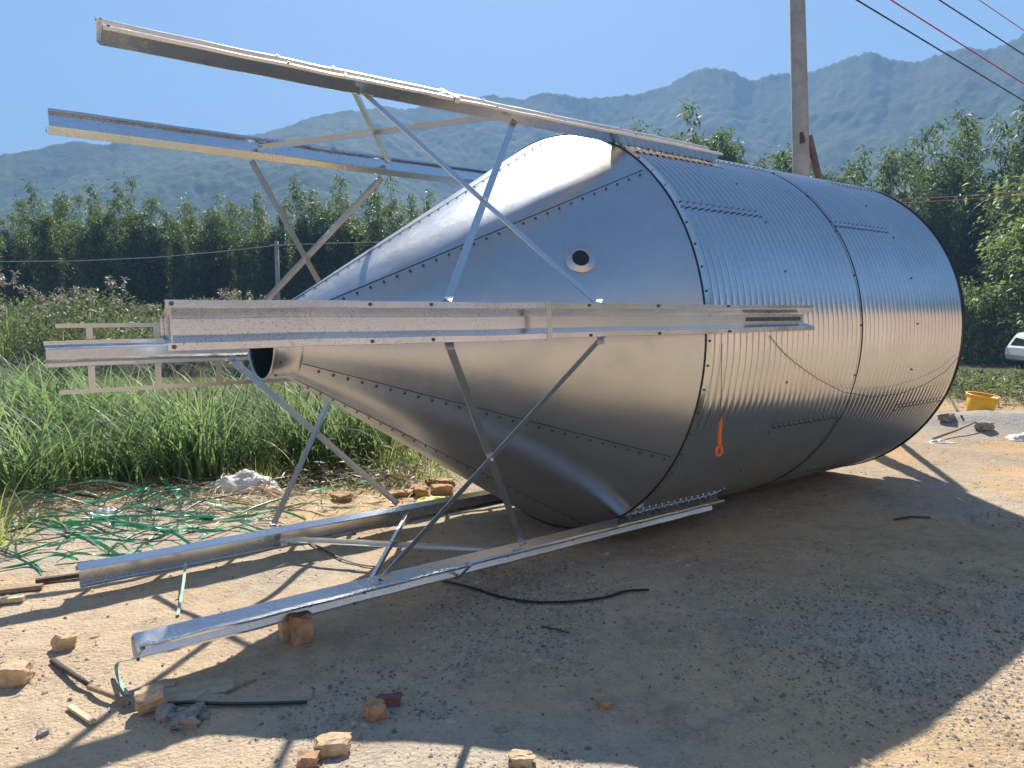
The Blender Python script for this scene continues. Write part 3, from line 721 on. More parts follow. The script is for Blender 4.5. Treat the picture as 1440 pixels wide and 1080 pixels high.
for x, y in c:
    n = int(rng.integers(26, 46)); hgt = .25 + .75 * float(np.clip(.5 + 1.9 * fbm(np.array([x * .8]), np.array([y * .8]), 2, 17)[0], 0, 1)) * rng.uniform(.7, 1.1)
    b = np.stack([x + rng.normal(size=n) * .13, y + rng.normal(size=n) * .11, np.zeros(n)], 1); b[:, 2] = gz_raw(b[:, 0], b[:, 1]) - .01
    parts.append(blades(b, rng.uniform(0, 2 * PI, n), np.abs(rng.normal(size=n)) * .35 + .05, rng.uniform(.4, 1.15, n) * hgt, rng.uniform(.005, .014, n), 5, rng, rng.uniform(.6, 2.2)))
V, F = cat(parts); tag(npmesh('long_grass', V, F, M_GRASS), 'long green grass along the near edge of the pond', 'grass', None, 'stuff')
parts = []
for x, y in scatter(1000, lambda x, y: ((x < -.33 * y - .6) * .92 + .08) * (x < -.05 * y), (-16, 1), (9.2, 15)):
    n = 30; hgt = rng.uniform(.45, 1.0)
    b = np.stack([x + rng.normal(size=n) * .2, y + rng.normal(size=n) * .2, np.zeros(n)], 1); b[:, 2] = gz_raw(b[:, 0], b[:, 1]) + np.maximum(0, .3 - .0 * b[:, 0]) * 0 - .01
    parts.append(blades(b, rng.uniform(0, 2 * PI, n), np.abs(rng.normal(size=n)) * .45 + .05, rng.uniform(.5, 1.2, n) * hgt, rng.uniform(.010, .02, n), 4, rng, 1.6))
V, F = cat(parts); tag(npmesh('bank_grass', V, F, leaf_mat('yellow_grass', (.06, .10, .025), (.22, .29, .07), .5, (.42, .40, .16))), 'yellowing grass on the left bank of the pond', 'grass', None, 'stuff')
parts = []
c = scatter(150, grass_region, (-10, .5), (6.3, 10)); n = len(c)
b = np.stack([c[:, 0], c[:, 1], gz_raw(c[:, 0], c[:, 1])], 1)
V, F = blades(b, rng.uniform(0, 2 * PI, n), rng.uniform(.1, .9, n), rng.uniform(.7, 1.5, n), rng.uniform(.008, .018, n), 7, rng, 1.4)
tag(npmesh('dry_stalks', V, F, leaf_mat('dry_stalk', (.25, .2, .09), (.45, .38, .2), .3, (.55, .5, .3))), 'pale dry stalks arching out of the long grass', 'grass', None, 'stuff')
weed_cloud((-9, -.8), (6.45, 10), 700, .15, .75, .085, grass_region, 207, 'broad_weeds', 'small broad-leaved weeds tangled in the long grass')
# larger reed tufts, one thing each
def reed_proto(seed, n=110, H=1.15):
    r = np.random.default_rng(seed); b = np.stack([r.normal(size=n) * .15, r.normal(size=n) * .13, np.zeros(n)], 1)
    return blades(b, r.uniform(0, 2 * PI, n), r.uniform(.03, .42, n), r.uniform(.55, 1.1, n) * H, r.uniform(.012, .026, n), 7, r, 1.7)
REED = [plant_proto('reed_tuft', None, *reed_proto(k), M_REED, None, 'reed', 'reeds', None) for k in range(4)]
for i, (px, py, s) in enumerate(((268, 672, .98), (300, 668, .9), (235, 676, .85), (420, 660, .85), (455, 655, .95), (490, 648, .95), (525, 645, .8), (180, 682, .8), (120, 680, .75), (60, 690, .8), (15, 690, .85), (345, 662, .7), (385, 662, .7), (25, 655, 1.0), (70, 650, 1.05), (115, 656, .95), (160, 652, 1.0), (205, 655, .95), (45, 630, 1.05), (95, 628, 1.0), (140, 630, 1.0), (15, 618, 1.0), (330, 645, .9), (370, 642, .9))):
    p = G(px, py)
    place(REED[i % 4], p, i * 1.3, (s * 1.25, s * 1.25, s * (1.22 if i < 7 or i > 12 else 1.05)), {0: 'tallest bluish green reed tuft rising in the middle of the grass below the ladder', 4: 'tall upright reed tuft directly below the silo outlet', 10: 'bright long-leaved reed tuft at the left picture edge'}.get(i, 'upright green reed tuft growing in the long grass'), None if i in (0, 4, 10) else 'reed tufts by the pond')
# arching yellow green blades at the very left foreground
r = np.random.default_rng(3); n = 60
b = np.stack([-3.55 + r.normal(size=n) * .12, 5.0 + r.normal(size=n) * .12, np.zeros(n)], 1); b[:, 2] = gz_raw(b[:, 0], b[:, 1])
V, F = blades(b, r.uniform(0, 2 * PI, n), r.uniform(.1, .7, n), r.uniform(.35, .85, n), r.uniform(.009, .018, n), 6, r, 1.3)
tag(npmesh('grass_tuft', V, F, M_GRASS, loc=(-3.55, 5.0, 0)), 'yellow green grass tuft at the left edge beside the strap tangle', 'grass tuft')
# weeds beyond the pond
weed_cloud((-24, 8), (23.6, 33), 2600, .4, 2.3, .20, lambda x, y: .3 + .7 * sstep(23.4, 24.5, y), 201, 'far_weeds', 'tangled green weeds on the far bank of the pond')
weed_cloud((-13, -6.4), (8.5, 16), 700, .4, 1.2, .13, lambda x, y: .6 + 0 * x, 203, 'bank_weeds', 'dry olive weeds along the left bank of the pond')
weed_cloud((7.4, 26), (12.6, 28), 5200, .18, .70, .12, lambda x, y: .6 + 0 * x, 202, 'field_weeds', 'low green weeds in the field in front of the white car')
def pampas_proto(seed, H=2.4, ns=3):
    r = np.random.default_rng(seed); st = MB(); parts = []; pl = []
    for k in range(ns):
        a = r.uniform(0, 6.28); l = r.uniform(.05, .45); h = H * r.uniform(.7, 1); t = np.linspace(0, 1, 5)
        pts = np.stack([math.cos(a) * l * t ** 1.5 + r.normal() * .15, math.sin(a) * l * t ** 1.5 + r.normal() * .1, h * t], 1); st.tube([tuple(x) for x in pts], list(.012 - .006 * t), 4, cap=False)
        m = 40; q = pts[-1]; u = r.uniform(0, 1, m); B = q + np.stack([math.cos(a) * .18 * u, math.sin(a) * .18 * u, .42 * u - .12], 1) + r.normal(size=(m, 3)) * .035
        D = np.stack([math.cos(a) * .5 + r.normal(size=m) * .5, math.sin(a) * .5 + r.normal(size=m) * .5, r.normal(size=m) * .4 + .2], 1); D /= np.linalg.norm(D, axis=1)[:, None]
        pl.append(leaves_arr(B, D, r.uniform(.10, .2, m), r.uniform(.025, .05, m), .3, r))
        n = 16; b = np.stack([r.normal(size=n) * .16, r.normal(size=n) * .12, np.zeros(n)], 1); parts.append(blades(b, r.uniform(0, 6.28, n), r.uniform(.05, .5, n), r.uniform(.5, .85, n) * H, r.uniform(.015, .03, n), 4, r))
    return st, cat(parts), cat(pl)
PAM = []
for k in range(3):
    st, (V, F), (V2, F2) = pampas_proto(40 + k); root = empty('pampas_grass', (0, 0, 0), 'pampas', 'pampas grass'); npmesh('blades', V, F, M_GRASS, parent=root); npmesh('plume', V2, F2, M_PLUME, parent=root); st.build('stalks', M_STALK, root); PAM.append(root)
for i, (px, py, D) in enumerate(((12, 384, 25), (48, 396, 25), (75, 402, 26), (98, 405, 26), (118, 404, 27), (150, 418, 27), (158, 392, 28), (172, 416, 27), (228, 421, 28), (212, 430, 28), (325, 405, 29), (362, 410, 29), (310, 408, 29), (5, 425, 24), (85, 420, 25))):
    p = far(px, py, D); g = gz(p.x, D); s = max(.4, (p.z - g) / 2.6)
    place(PAM[i % 3], (p.x, D, g), i * 1.1, (1.0, 1.0, s), 'pink plumed pampas grass above the near leg, in front of the bamboo' if 9 <= i <= 11 else 'pampas grass with pinkish plumes on the far bank, left edge of the picture', 'pampas by the bamboo' if 9 <= i <= 11 else 'pampas on the far bank')

# ------------------------------------------------------------------ small things on the ground
def rock_bm(sz, rz, seed, rough=.12, tilt=(0, 0)):
    r = random.Random(seed); mb = MB(); n = 7; chip = {}
    for cx_ in (0, n):
        for cy_ in (0, n):
            for cz_ in (0, n): chip[(cx_, cy_, cz_)] = r.uniform(.6, 2.6) if r.random() < .55 else 0
    from mathutils import Euler
    rot = Euler((tilt[0], tilt[1], rz)).to_matrix(); idx = {}
    vs = []; fs = []
    def key(i, j, k):
        if (i, j, k) not in idx:
            v = Vector(((i / n - .5) * 2, (j / n - .5) * 2, (k / n - .5) * 2)); e = sum(1 for q in v if abs(q) > .99)
            f = 1 - {1: 0, 2: .022, 3: .05}.get(e, 0) * r.uniform(.5, 1.8)
            for c_, w_ in chip.items():
                dd = math.dist((i, j, k), c_)
                if dd < w_ * 1.3: f -= .16 * w_ / 2 * (1 - dd / (w_ * 1.3)) * r.uniform(.6, 1.2)
            v = v * f
            q_ = [float(fbm(np.array([v.x * 1.3 + seed + 9 * a_]), np.array([v.y * 1.3 + v.z * 2.1]), 3, 7 + a_)[0]) for a_ in range(3)]
            v = Vector([v[a_] * sz[a_] / 2 + (q_[a_] * rough * (1.0 if rough > .3 else 2.0) + r.uniform(-1, 1) * .018) * sz[a_] for a_ in range(3)])
            idx[(i, j, k)] = len(vs); vs.append(rot @ v)
        return idx[(i, j, k)]
    for a in range(n):
        for b in range(n):
            fs += [(key(a, b, 0), key(a, b + 1, 0), key(a + 1, b + 1, 0), key(a + 1, b, 0)), (key(a, b, n), key(a + 1, b, n), key(a + 1, b + 1, n), key(a, b + 1, n)),
                   (key(a, 0, b), key(a + 1, 0, b), key(a + 1, 0, b + 1), key(a, 0, b + 1)), (key(a, n, b), key(a, n, b + 1), key(a + 1, n, b + 1), key(a + 1, n, b)),
                   (key(0, a, b), key(0, a, b + 1), key(0, a + 1, b + 1), key(0, a + 1, b)), (key(n, a, b), key(n, a + 1, b), key(n, a + 1, b + 1), key(n, a, b + 1))]
    mb.add(vs, fs); return mb
CRUMB = []
def lump(name, px, py, sz, rz, mat, label, cat_, rough=.12, tilt=(0, 0), lift=0, group=None, seed=None):
    p = G(px, py); sz = tuple(q * (.82 if cat_ == 'brick' and py > 830 else .7 if cat_ == 'stone' and py > 900 else 1) for q in sz); mb = rock_bm(sz, rz, seed or int(px * 7 + py), rough, tilt)
    CRUMB.append((p.x, p.y, max(sz)))
    zmin = min(v[2] for v in mb.v); p.z += -zmin - .012 + lift
    mb.v = [tuple(Vector(v) + p) for v in mb.v]
    return tag(mb.build(name, mat, None, False, p), label, cat_, group)
lump('brick', 25, 958, (.12, .115, .105), .15, M_BRICKP, 'pale half brick at the left edge with a dark shadow beside it', 'brick', .10)
lump('brick', 92, 912, (.10, .085, .09), .9, M_BRICKP, 'small broken brick above the crooked dark branch on the left', 'brick', .35, (.3, .1))
lump('brick', 213, 1000, (.125, .10, .085), .5, M_BRICKP, 'sunlit brick on the rubble beside the end of the black strip', 'brick', .16, (.25, -.1), .02)
lump('stone', 234, 1010, (.09, .08, .08), 1.1, M_STONE, 'grey brown stone against the sunlit brick in the rubble', 'stone', .35)
lump('stone', 262, 1020, (.13, .10, .07), .4, M_STONE, 'pale jagged lump of mortar right of the rubble stone', 'stone', .7)
lump('stone', 277, 1004, (.08, .06, .06), 1.4, M_STONE, 'small grey stone behind the jagged mortar lump', 'stone', .5)
lump('stone', 290, 1010, (.045, .04, .04), .2, M_STONE, 'little round stone at the right end of the rubble', 'stone', .4)
lump('brick', 470, 1058, (.145, .085, .075), .25, M_BRICKP, 'pale brick lying in the sunlit strip at the bottom edge', 'brick', .16, (0, .08))
lump('brick', 436, 1074, (.085, .07, .055), .1, M_BRICK, 'small broken brick in front of the pale one at the bottom edge', 'brick', .25)
lump('brick', 527, 1008, (.085, .08, .075), .5, M_BRICK, 'brown broken brick in the shade left of the red fragment', 'brick', .3)
lump('brick', 548, 990, (.12, .06, .055), .1, simple('red_brick', (.20, .09, .08), .9, 0, .3, 20, .5), 'dark red brick fragment in the shade beside a brown one', 'brick', .2)
lump('brick', 735, 1074, (.095, .07, .055), -.1, M_BRICKP, 'pale brick piece at the bottom edge near the middle', 'brick', .25)
lump('brick', 850, 994, (.06, .045, .04), .4, M_BRICK, 'reddish brick chip alone in the shaded dirt, right of centre', 'brick', .6)
lump('stone', 704, 1028, (.055, .04, .035), .4, M_STONE, 'small grey stone in the shade above the pale brick piece', 'stone', .5)
lump('stone', 62, 1033, (.055, .045, .04), .8, M_STONE, 'little dark stone on the sunlit dirt at the lower left', 'stone', .5)
lump('stone', 637, 940, (.04, .035, .03), .8, M_STONE, 'tiny grey pebble in the shaded dirt in front of the leg', 'stone', .5)
# bricks propping the near lower leg
for (px, py, sz, rz, mm, lab) in ((424, 903, (.12, .105, .17), .5, M_BRICK, 'orange brown brick propping up the nearest lower leg'), (403, 896, (.07, .10, .15), .55, M_BRICKP, 'narrow brick behind the orange one under the nearest leg')):
    lump('brick', px, py, sz, rz, mm, lab, 'brick', .12)
# brick pieces on the ground behind the lower far leg
for i, (px, py, sz, lab) in enumerate(((622, 681, (.24, .12, .06), 'thin brick farthest back among those behind the lower far leg'), (585, 687, (.28, .10, .05), 'long pale brick left of the stacked ones behind the far leg'), (621, 693, (.17, .12, .07), 'brick just behind the yellow sheet, near the cone'), (593, 697, (.13, .12, .08), 'small half brick left of the yellow sheet'), (563, 697, (.20, .12, .05), 'grey brown brick right of the crossing brace'), (480, 703, (.16, .12, .07), 'reddish brick beyond the far leg near the litter'))):
    lump('brick', px, py, sz, i * 1.7, M_BRICK, lab, 'brick', .2)
for (px, py, sz, rz, lab) in ((256, 976, (.19, .15, .02), .5, 'larger flat grey slab lying in the shade'), (302, 966, (.16, .12, .018), .15, 'smaller flat grey slab behind the larger one'), (233, 962, (.09, .06, .02), .2, 'small flat stone beside the two grey slabs')):
    lump('stone_slab', px, py, sz, rz, M_SLATE, lab, 'slab', .10)
def ribbon(name, pts, wd, mat, label, cat_, group=None, th=.0012, curl=0.0):
    """strapping tape: a thin flat band along pts"""
    P_ = [Vector(p) for p in pts]
    # catmull-rom
    Q = []
    for i in range(len(P_) - 1):
        a, b, c, d = P_[max(i - 1, 0)], P_[i], P_[i + 1], P_[min(i + 2, len(P_) - 1)]
        for t_ in np.linspace(0, 1, 7)[:-1]: Q.append(.5 * ((2 * b) + (c - a) * t_ + (2 * a - 5 * b + 4 * c - d) * t_ ** 2 + (3 * b - a - 3 * c + d) * t_ ** 3))
    Q.append(P_[-1]); mb = MB(); vs = []
    for i, p in enumerate(Q):
        d = (Q[min(i + 1, len(Q) - 1)] - Q[max(i - 1, 0)]).normalized(); s = d.cross(Vector((0, 0, 1)))
        if s.length < .1: s = Vector((1, .2, 0))
        s.normalize(); n = s.cross(d)
        a = curl * math.sin(i * .31 + len(Q)); s2 = s * math.cos(a) + n * math.sin(a); n2 = n * math.cos(a) - s * math.sin(a)
        vs += [p - s2 * wd / 2 - n2 * th, p + s2 * wd / 2 - n2 * th, p + s2 * wd / 2 + n2 * th, p - s2 * wd / 2 + n2 * th]
    fs = [(4 * i + k, 4 * i + (k + 1) % 4, 4 * i + 4 + (k + 1) % 4, 4 * i + 4 + k) for i in range(len(Q) - 1) for k in range(4)] + [(3, 2, 1, 0), tuple(4 * len(Q) - 4 + k for k in range(4))]
    mb.add(vs, fs); return tag(mb.build(name, mat, None, False, P_[0]), label, cat_, group)
def gp(px, py, dz=.012): return G(px, py, dz)
tip = P(S_TIP + .02, R_(303), R0 + .09)
ribbon('strap', [tip + Vector((.0, 0, .02)), tip + Vector((-.03, .0, -.03)), gp(166, 948, .05), gp(168, 962, .02), gp(180, 980, .01)], .016, M_PALEG, 'pale green packing strap hanging off the end of the nearest leg', 'strap')
ribbon('strap', [gp(262, 814, .10), gp(259, 832, .06), gp(254, 850, .02), gp(250, 868, .012)], .016, M_PALEG, 'pale green strap end standing up from the dirt between the two lower legs', 'strap')
ribbon('strap', [gp(618, 818), gp(660, 828), gp(700, 841), (gp(745, 849)), gp(800, 849), gp(850, 843), gp(880, 834), gp(912, 832)], .018, M_BLACK, 'dark green black strap curving over the shaded dirt in front of the nearest leg', 'strap', None, .003)
ribbon('strap', [gp(200, 996), gp(260, 992), gp(320, 994), gp(380, 993), gp(432, 991)], .016, M_BLACK, 'straight black strip lying from the rubble into the shade', 'strip', None, .004)
ribbon('strap', [gp(355, 762), gp(400, 752, .03), gp(440, 768), gp(490, 792), gp(530, 800)], .012, M_BLACK, 'thin dark strap between the two lower legs', 'strap', None, .003)
# tangle of straps on the left
tang = [([(0, 716), (60, 708), (130, 718), (200, 702), (236, 690)], M_GREEN), ([(0, 742), (70, 735), (150, 742), (230, 736), (300, 728)], M_GREEN), ([(20, 765), (90, 750), (170, 745), (240, 752), (280, 745)], M_GREEN), ([(0, 790), (60, 775), (110, 772), (190, 765)], M_GREEN), ([(150, 775), (200, 752), (250, 748), (320, 742), (380, 735)], M_PALEG), ([(0, 700), (70, 694), (140, 690), (200, 690)], M_PALEG),
        ([(195, 700), (210, 686), (225, 684), (245, 700), (255, 712)], M_GREEN), ([(120, 735), (190, 752), (240, 756), (270, 770)], M_GREEN), ([(30, 730), (80, 740), (140, 768), (175, 790)], M_GREEN), ([(100, 700), (150, 735), (220, 748)], M_PALEG), ([(210, 762), (280, 720), (360, 700), (420, 688), (500, 678), (550, 662)], M_BLACK), ([(280, 760), (350, 732), (430, 706), (480, 690), (540, 676), (553, 664), (500, 668)], M_GREEN), ([(0, 772), (40, 790), (60, 808)], M_GREEN), ([(0, 755), (50, 757), (105, 762)], M_BLACK), ([(200, 725), (260, 716), (330, 722), (400, 716)], M_PALEG), ([(380, 722), (430, 716), (470, 724), (500, 716)], M_PALEG), ([(0, 803), (40, 796), (80, 798), (110, 790)], M_GREEN), ([(60, 690), (130, 706), (210, 720), (300, 733)], M_BLACK)]
names = {id(M_GREEN): 'bright green packing strap in the tangle left of the lower far leg', id(M_PALEG): 'pale twisted packing strap in the tangle left of the lower far leg', id(M_BLACK): 'blackish strap snaking over the debris behind the lower far leg'}
rs = random.Random(5)
for pl, m in tang:
    pts = [gp(a, b, .015 + rs.random() * .07 * (0 < i < len(pl) - 1)) for i, (a, b) in enumerate(pl)]
    ribbon('strap', pts, rs.choice((.016, .02, .026)), m, names[id(m)], 'strap', 'straps in the tangle', .0015, 1.2)
for k in range(26):
    x0, y0 = rs.uniform(0, 270), rs.uniform(694, 800); n_ = rs.randint(4, 7); a = rs.uniform(-.5, .5); ln = rs.uniform(18, 45)
    pl = []
    for i in range(n_):
        pl.append((x0, y0)); a += rs.uniform(-.5, .5); x0 += math.cos(a) * ln; y0 = min(806, max(688, y0 + math.sin(a) * ln * .35))
    if pl[-1][0] > 90 and pl[-1][1] > 785: continue
    m = rs.choice((M_GREEN, M_GREEN, M_GREEN, M_PALEG))
    ribbon('strap', [gp(p, q, .014 + rs.random() * .09 * (0 < i < n_ - 1)) for i, (p, q) in enumerate(pl)], rs.choice((.012, .016, .02)), m, names[id(m)], 'strap', 'straps in the tangle', .0015, 1.2)
# sticks and branches
def stick(pl, r, mat, label, cat_='stick', group=None, name='stick'):
    pts = [gp(a, b, r * .8 + dz) for a, b, dz in pl]; mb = MB(); mb.tube(pts, r if hasattr(r, '__len__') else [r * (1 - .3 * i / (len(pts) - 1)) for i in range(len(pts))], 7)
    return tag(mb.build(name, mat, None, True, pts[0]), label, cat_, group)
stick([(74, 932, 0), (95, 950, .01), (112, 964, .02), (128, 972, .01)], .014, M_BARK, 'crooked dark branch on the sunlit dirt left of the shadow', 'branch', None, 'branch')
stick([(126, 973, .012), (150, 985, .02), (182, 996, .01)], .013, M_WOOD, 'grey brown branch piece leading to the rubble', 'branch', None, 'branch')
mb = MB(); a, b = gp(98, 997), gp(132, 1020); dd = (b - a) / 2; mb.box((a + b) / 2, dd, Vector((-dd.y, dd.x, 0)).normalized() * .011, (0, 0, .006)); tag(mb.build('wood_strip', M_WOODP, None, False, a), 'pale flat wood strip on the sunlit dirt at lower left', 'wood strip')
stick([(318, 976, 0), (345, 964, .01), (360, 958, 0)], .007, M_WOOD, 'thin stick in the shade right of the grey slabs')
stick([(762, 882, 0), (782, 887, .004), (800, 891, 0)], .005, M_BARK, 'short dark twig on the shaded dirt below the curved strap')
stick([(1258, 732, 0), (1280, 730, .01), (1308, 729, 0)], .010, M_BARK, 'short dark stick in the shadow of the silo at right')
stick([(1312, 621, .02), (1345, 612, .05), (1372, 603, .08)], .016, M_WOOD, 'wooden handle lying on the grey sand heap')
stick([(1338, 566, .03), (1344, 578, .03), (1352, 592, .02)], .02, M_BARK, 'short dark stick in place of a shadow on the sand beside the silo end', 'shadow_stick', None, 'shadow_stick')  # dark stick drawn where a short shadow lies on the sand
lump('stone', 1384, 604, (.20, .13, .11), .4, M_STONE, 'rounded grey stone on the sand heap below the yellow tub', 'stone', .35)
lump('stone', 1330, 592, (.2, .16, .10), .8, M_STONE, 'grey clod beside the dark stick on the sand heap', 'stone', .4)
# planks and rubbish under the lower far leg
for i, (a, b, w_, mm, lab) in enumerate((((0, 836), (60, 829), .04, M_WOOD, 'weathered plank end under the tip of the lower far leg'), ((50, 822), (120, 812), .03, M_BARK, 'dark board beneath the lower far leg'), ((0, 850), (34, 846), .035, M_WOODP, 'pale split wood at the left edge below the far leg'))):  # the middle board simply takes the darkest wood colour
    p, q = gp(*a, .02), gp(*b, .02); dd = (q - p) / 2; mb = MB(); mb.box((p + q) / 2, dd, Vector((-dd.y, dd.x, 0)).normalized() * w_ / 2, (0, 0, .012)); tag(mb.build('plank', mm, None, False, p), lab, 'plank')
# crumpled sheeting
def sheet(px, py, rx, ry, h, mat, label, cat_, seed, name):
    p = G(px, py); n = 34; u = np.linspace(-1, 1, n); xx, yy = np.meshgrid(u, u); rr = np.hypot(xx, yy)
    z = h * np.clip(1 - rr ** 2, 0, 1) * (.55 + 1.6 * np.abs(fbm(xx * 1.7 + seed, yy * 1.9, 4, seed))) + .012
    bx = xx * rx * (1 + .5 * fbm(yy * 2, xx * 2, 3, seed + 4)); by = yy * ry * (1 + .5 * fbm(xx * 2 + 9, yy * 2, 3, seed + 7))
    V = np.stack([p.x + bx.ravel(), p.y + by.ravel(), p.z + z.ravel() - .012], 1); i = np.arange(n * n).reshape(n, n); F = np.stack([i[:-1, :-1].ravel(), i[:-1, 1:].ravel(), i[1:, 1:].ravel(), i[1:, :-1].ravel()], 1)
    o = npmesh(name, V, F, mat, True, None, tuple(p)); md = o.modifiers.new('thick', 'SOLIDIFY'); md.thickness = .004; return tag(o, label, cat_)
sheet(345, 690, .34, .20, .24, M_WHITEP, 'crumpled white plastic sheet at the edge of the grass', 'plastic sheet', 3, 'plastic_sheet')
sheet(368, 695, .22, .12, .12, M_PEACH, 'peach coloured crumpled bag on the white plastic sheet', 'bag', 8, 'plastic_bag')
sheet(150, 724, .14, .08, .08, M_WHITEP, 'small white crumpled wrapper among the green straps', 'wrapper', 12, 'wrapper')
sheet(616, 705, .20, .10, .05, M_YELL, 'bright yellow sheet on the ground by the far leg and the cone', 'sheet', 15, 'plastic_sheet')
sheet(1436, 617, .22, .12, .10, M_WHITEP, 'white rag at the right edge below the yellow tub', 'rag', 19, 'rag')
sheet(1322, 622, .16, .06, .04, M_WHITEP, 'flattened pale rag behind the right end of the silo', 'rag', 23, 'rag')
# twiggy litter
def litter(name, n, reg, lo, hi, mat, label, cat_, seed, zr=.06):
    r = np.random.default_rng(seed); c = scatter(n, reg[2], reg[0], reg[1], r); g = gz_raw(c[:, 0], c[:, 1]); a = r.uniform(0, 6.28, n)
    b = np.stack([c[:, 0], c[:, 1], g + .006 + r.uniform(0, zr, n)], 1)
    D = np.stack([np.cos(a), np.sin(a), r.normal(size=n) * .18], 1); D /= np.linalg.norm(D, axis=1)[:, None]
    V, F = leaves_arr(b, D, r.uniform(lo, hi, n), r.uniform(.006, .016, n), 0, r); return tag(npmesh(name, V, F, mat), label, cat_, None, 'stuff')
M_STRAW = leaf_mat('dry_straw', (.10, .07, .04), (.42, .33, .20), .2, (.55, .47, .32))
M_TWIG = leaf_mat('red_twigs', (.05, .03, .02), (.20, .11, .07), .1)
litter('dry_straw', 2600, ((-6, -.8), (4.5, 7.2), lambda x, y: np.exp(-((y - 6.0 + .1 * x) / .6) ** 2) * (.3 + .7 * (x < -1.8))), .06, .28, M_STRAW, 'dry straw and torn stems strewn along the edge of the grass', 'straw', 91)
litter('dry_twigs', 700, ((-2.6, -.9), (6.4, 7.3), lambda x, y: np.exp(-((y - 6.9) / .3) ** 2)), .08, .25, M_TWIG, 'reddish brown heap of dry twigs under the grass beside the plastic sheet', 'twigs', 92, .14)
# gravel
def gravel(n, seed, name='gravel', label='loose grey gravel scattered over the dirt yard', smin=.002, smax=.015, sc=.0024, cols=((0, (.13, .11, .09)), (.35, (.22, .19, .155)), (.6, (.38, .32, .255)), (.85, (.49, .42, .33)), (1, (.42, .29, .21))), flat=1.0, spots=None):
    r = np.random.default_rng(seed)
    def dens(x, y):
        k = sstep(.0, .14, fbm(x * .7 + 4, y * .7, 4, 141)); rr = np.exp(-((x - 2.0) / .9) ** 2 - ((y - 3.6) / .8) ** 2) * 1.3
        return np.clip((.03 + .8 * k * k + rr) / np.maximum(1, (y / 3.4)) ** 1.2, 0, 1)
    if spots is None: c = scatter(n, dens, (-4.5, 6.5), (2.0, 9.5), r)
    else:
        k_ = r.integers(0, len(spots), n); q0 = np.array(spots)[k_]; c = q0[:, :2] + r.normal(size=(n, 2)) * q0[:, 2:] * .75
    s = np.clip(r.gamma(1.7, sc, n) + smin, smin, smax)
    base = np.array([[1, 0, 0], [.3, .9, 0], [-.8, .55, 0], [-.75, -.6, 0], [.35, -.9, 0], [.3, .1, .75], [-.3, -.1, .7]])
    T = np.array([[0, 1, 5], [1, 2, 6], [2, 3, 6], [3, 4, 6], [4, 0, 5], [1, 6, 5], [4, 5, 6]])
    a = r.uniform(0, 6.28, n); ca, sa = np.cos(a), np.sin(a); q = base[None] * (s[:, None, None]) * r.uniform(.6, 1.3, (n, 7, 1)); q[:, :, 1] *= r.uniform(.55, 1, (n, 1))
    x = q[:, :, 0] * ca[:, None] - q[:, :, 1] * sa[:, None]; y = q[:, :, 0] * sa[:, None] + q[:, :, 1] * ca[:, None]
    V = np.stack([x + c[:, 0:1], y + c[:, 1:2], q[:, :, 2] * flat + gz_raw(c[:, 0], c[:, 1])[:, None] - .001], -1).reshape(-1, 3)
    F = (T[None] + 7 * np.arange(n)[:, None, None]).reshape(-1, 3)
    t = NT('gravel_stone'); g = t.n('ShaderNodeNewGeometry').outputs['Random Per Island']; t.set(t.ramp(g, list(cols)), .9)
    return tag(npmesh(name, V, F, t.m), label, 'gravel', None, 'stuff')
gravel(85000, 77)
gravel(2600, 78, 'dirt_clods', 'small clods of dry dirt scattered over the yard', .007, .032, .0042, ((0, (.36, .28, .19)), (.6, (.48, .37, .255)), (1, (.36, .33, .29))), .7)
litter('leaf_litter', 420, ((-4.5, 5.5), (2.2, 8.5), lambda x, y: .25 + .75 * sstep(0, .2, fbm(x * .9, y * .9, 3, 55))), .012, .07, M_STRAW, 'tiny bits of straw and dry leaf scattered over the yard', 'litter', 93, .004)

gravel(700, 79, 'brick_crumbs', 'reddish crumbs and chips of brick around the broken bricks', .003, .016, .003, ((0, (.30, .18, .11)), (.6, (.45, .31, .20)), (1, (.36, .33, .29))), .8, [q for q in CRUMB if q[1] < 5])

# ------------------------------------------------------------------ yellow tub
tb = Vector((6.74, 11.0, .085))
tub = empty('plastic_tub', tb, 'orange yellow plastic tub half sunk in the grey sand heap', 'tub')
def lathe(mb, c, prof, n=36, ax=Vector((0, 0, 1)), m=0):
    u = ax.cross(Vector((1, 0, .01))).normalized(); q = ax.cross(u)
    vs = [c + ax * z + (u * math.cos(2 * PI * k / n) + q * math.sin(2 * PI * k / n)) * r for r, z in prof for k in range(n)]
    mb.add(vs, [(i * n + k, i * n + (k + 1) % n, (i + 1) * n + (k + 1) % n, (i + 1) * n + k) for i in range(len(prof) - 1) for k in range(n)], m)
axt = Vector((.10, -.10, 1)).normalized(); cbase = tb + Vector((0, 0, .0))
mb = MB(); lathe(mb, cbase, [(.01, 0), (.16, 0), (.165, .01), (.205, .27), (.200, .272), (.158, .02), (.01, .02)], 40, axt); mb.build('tub_body', M_TUB, tub, True)
mb = MB(); lathe(mb, cbase, [(.203, .255), (.222, .258), (.224, .282), (.216, .288), (.199, .284)], 40, axt); mb.build('tub_rim', M_TUB, tub, True)

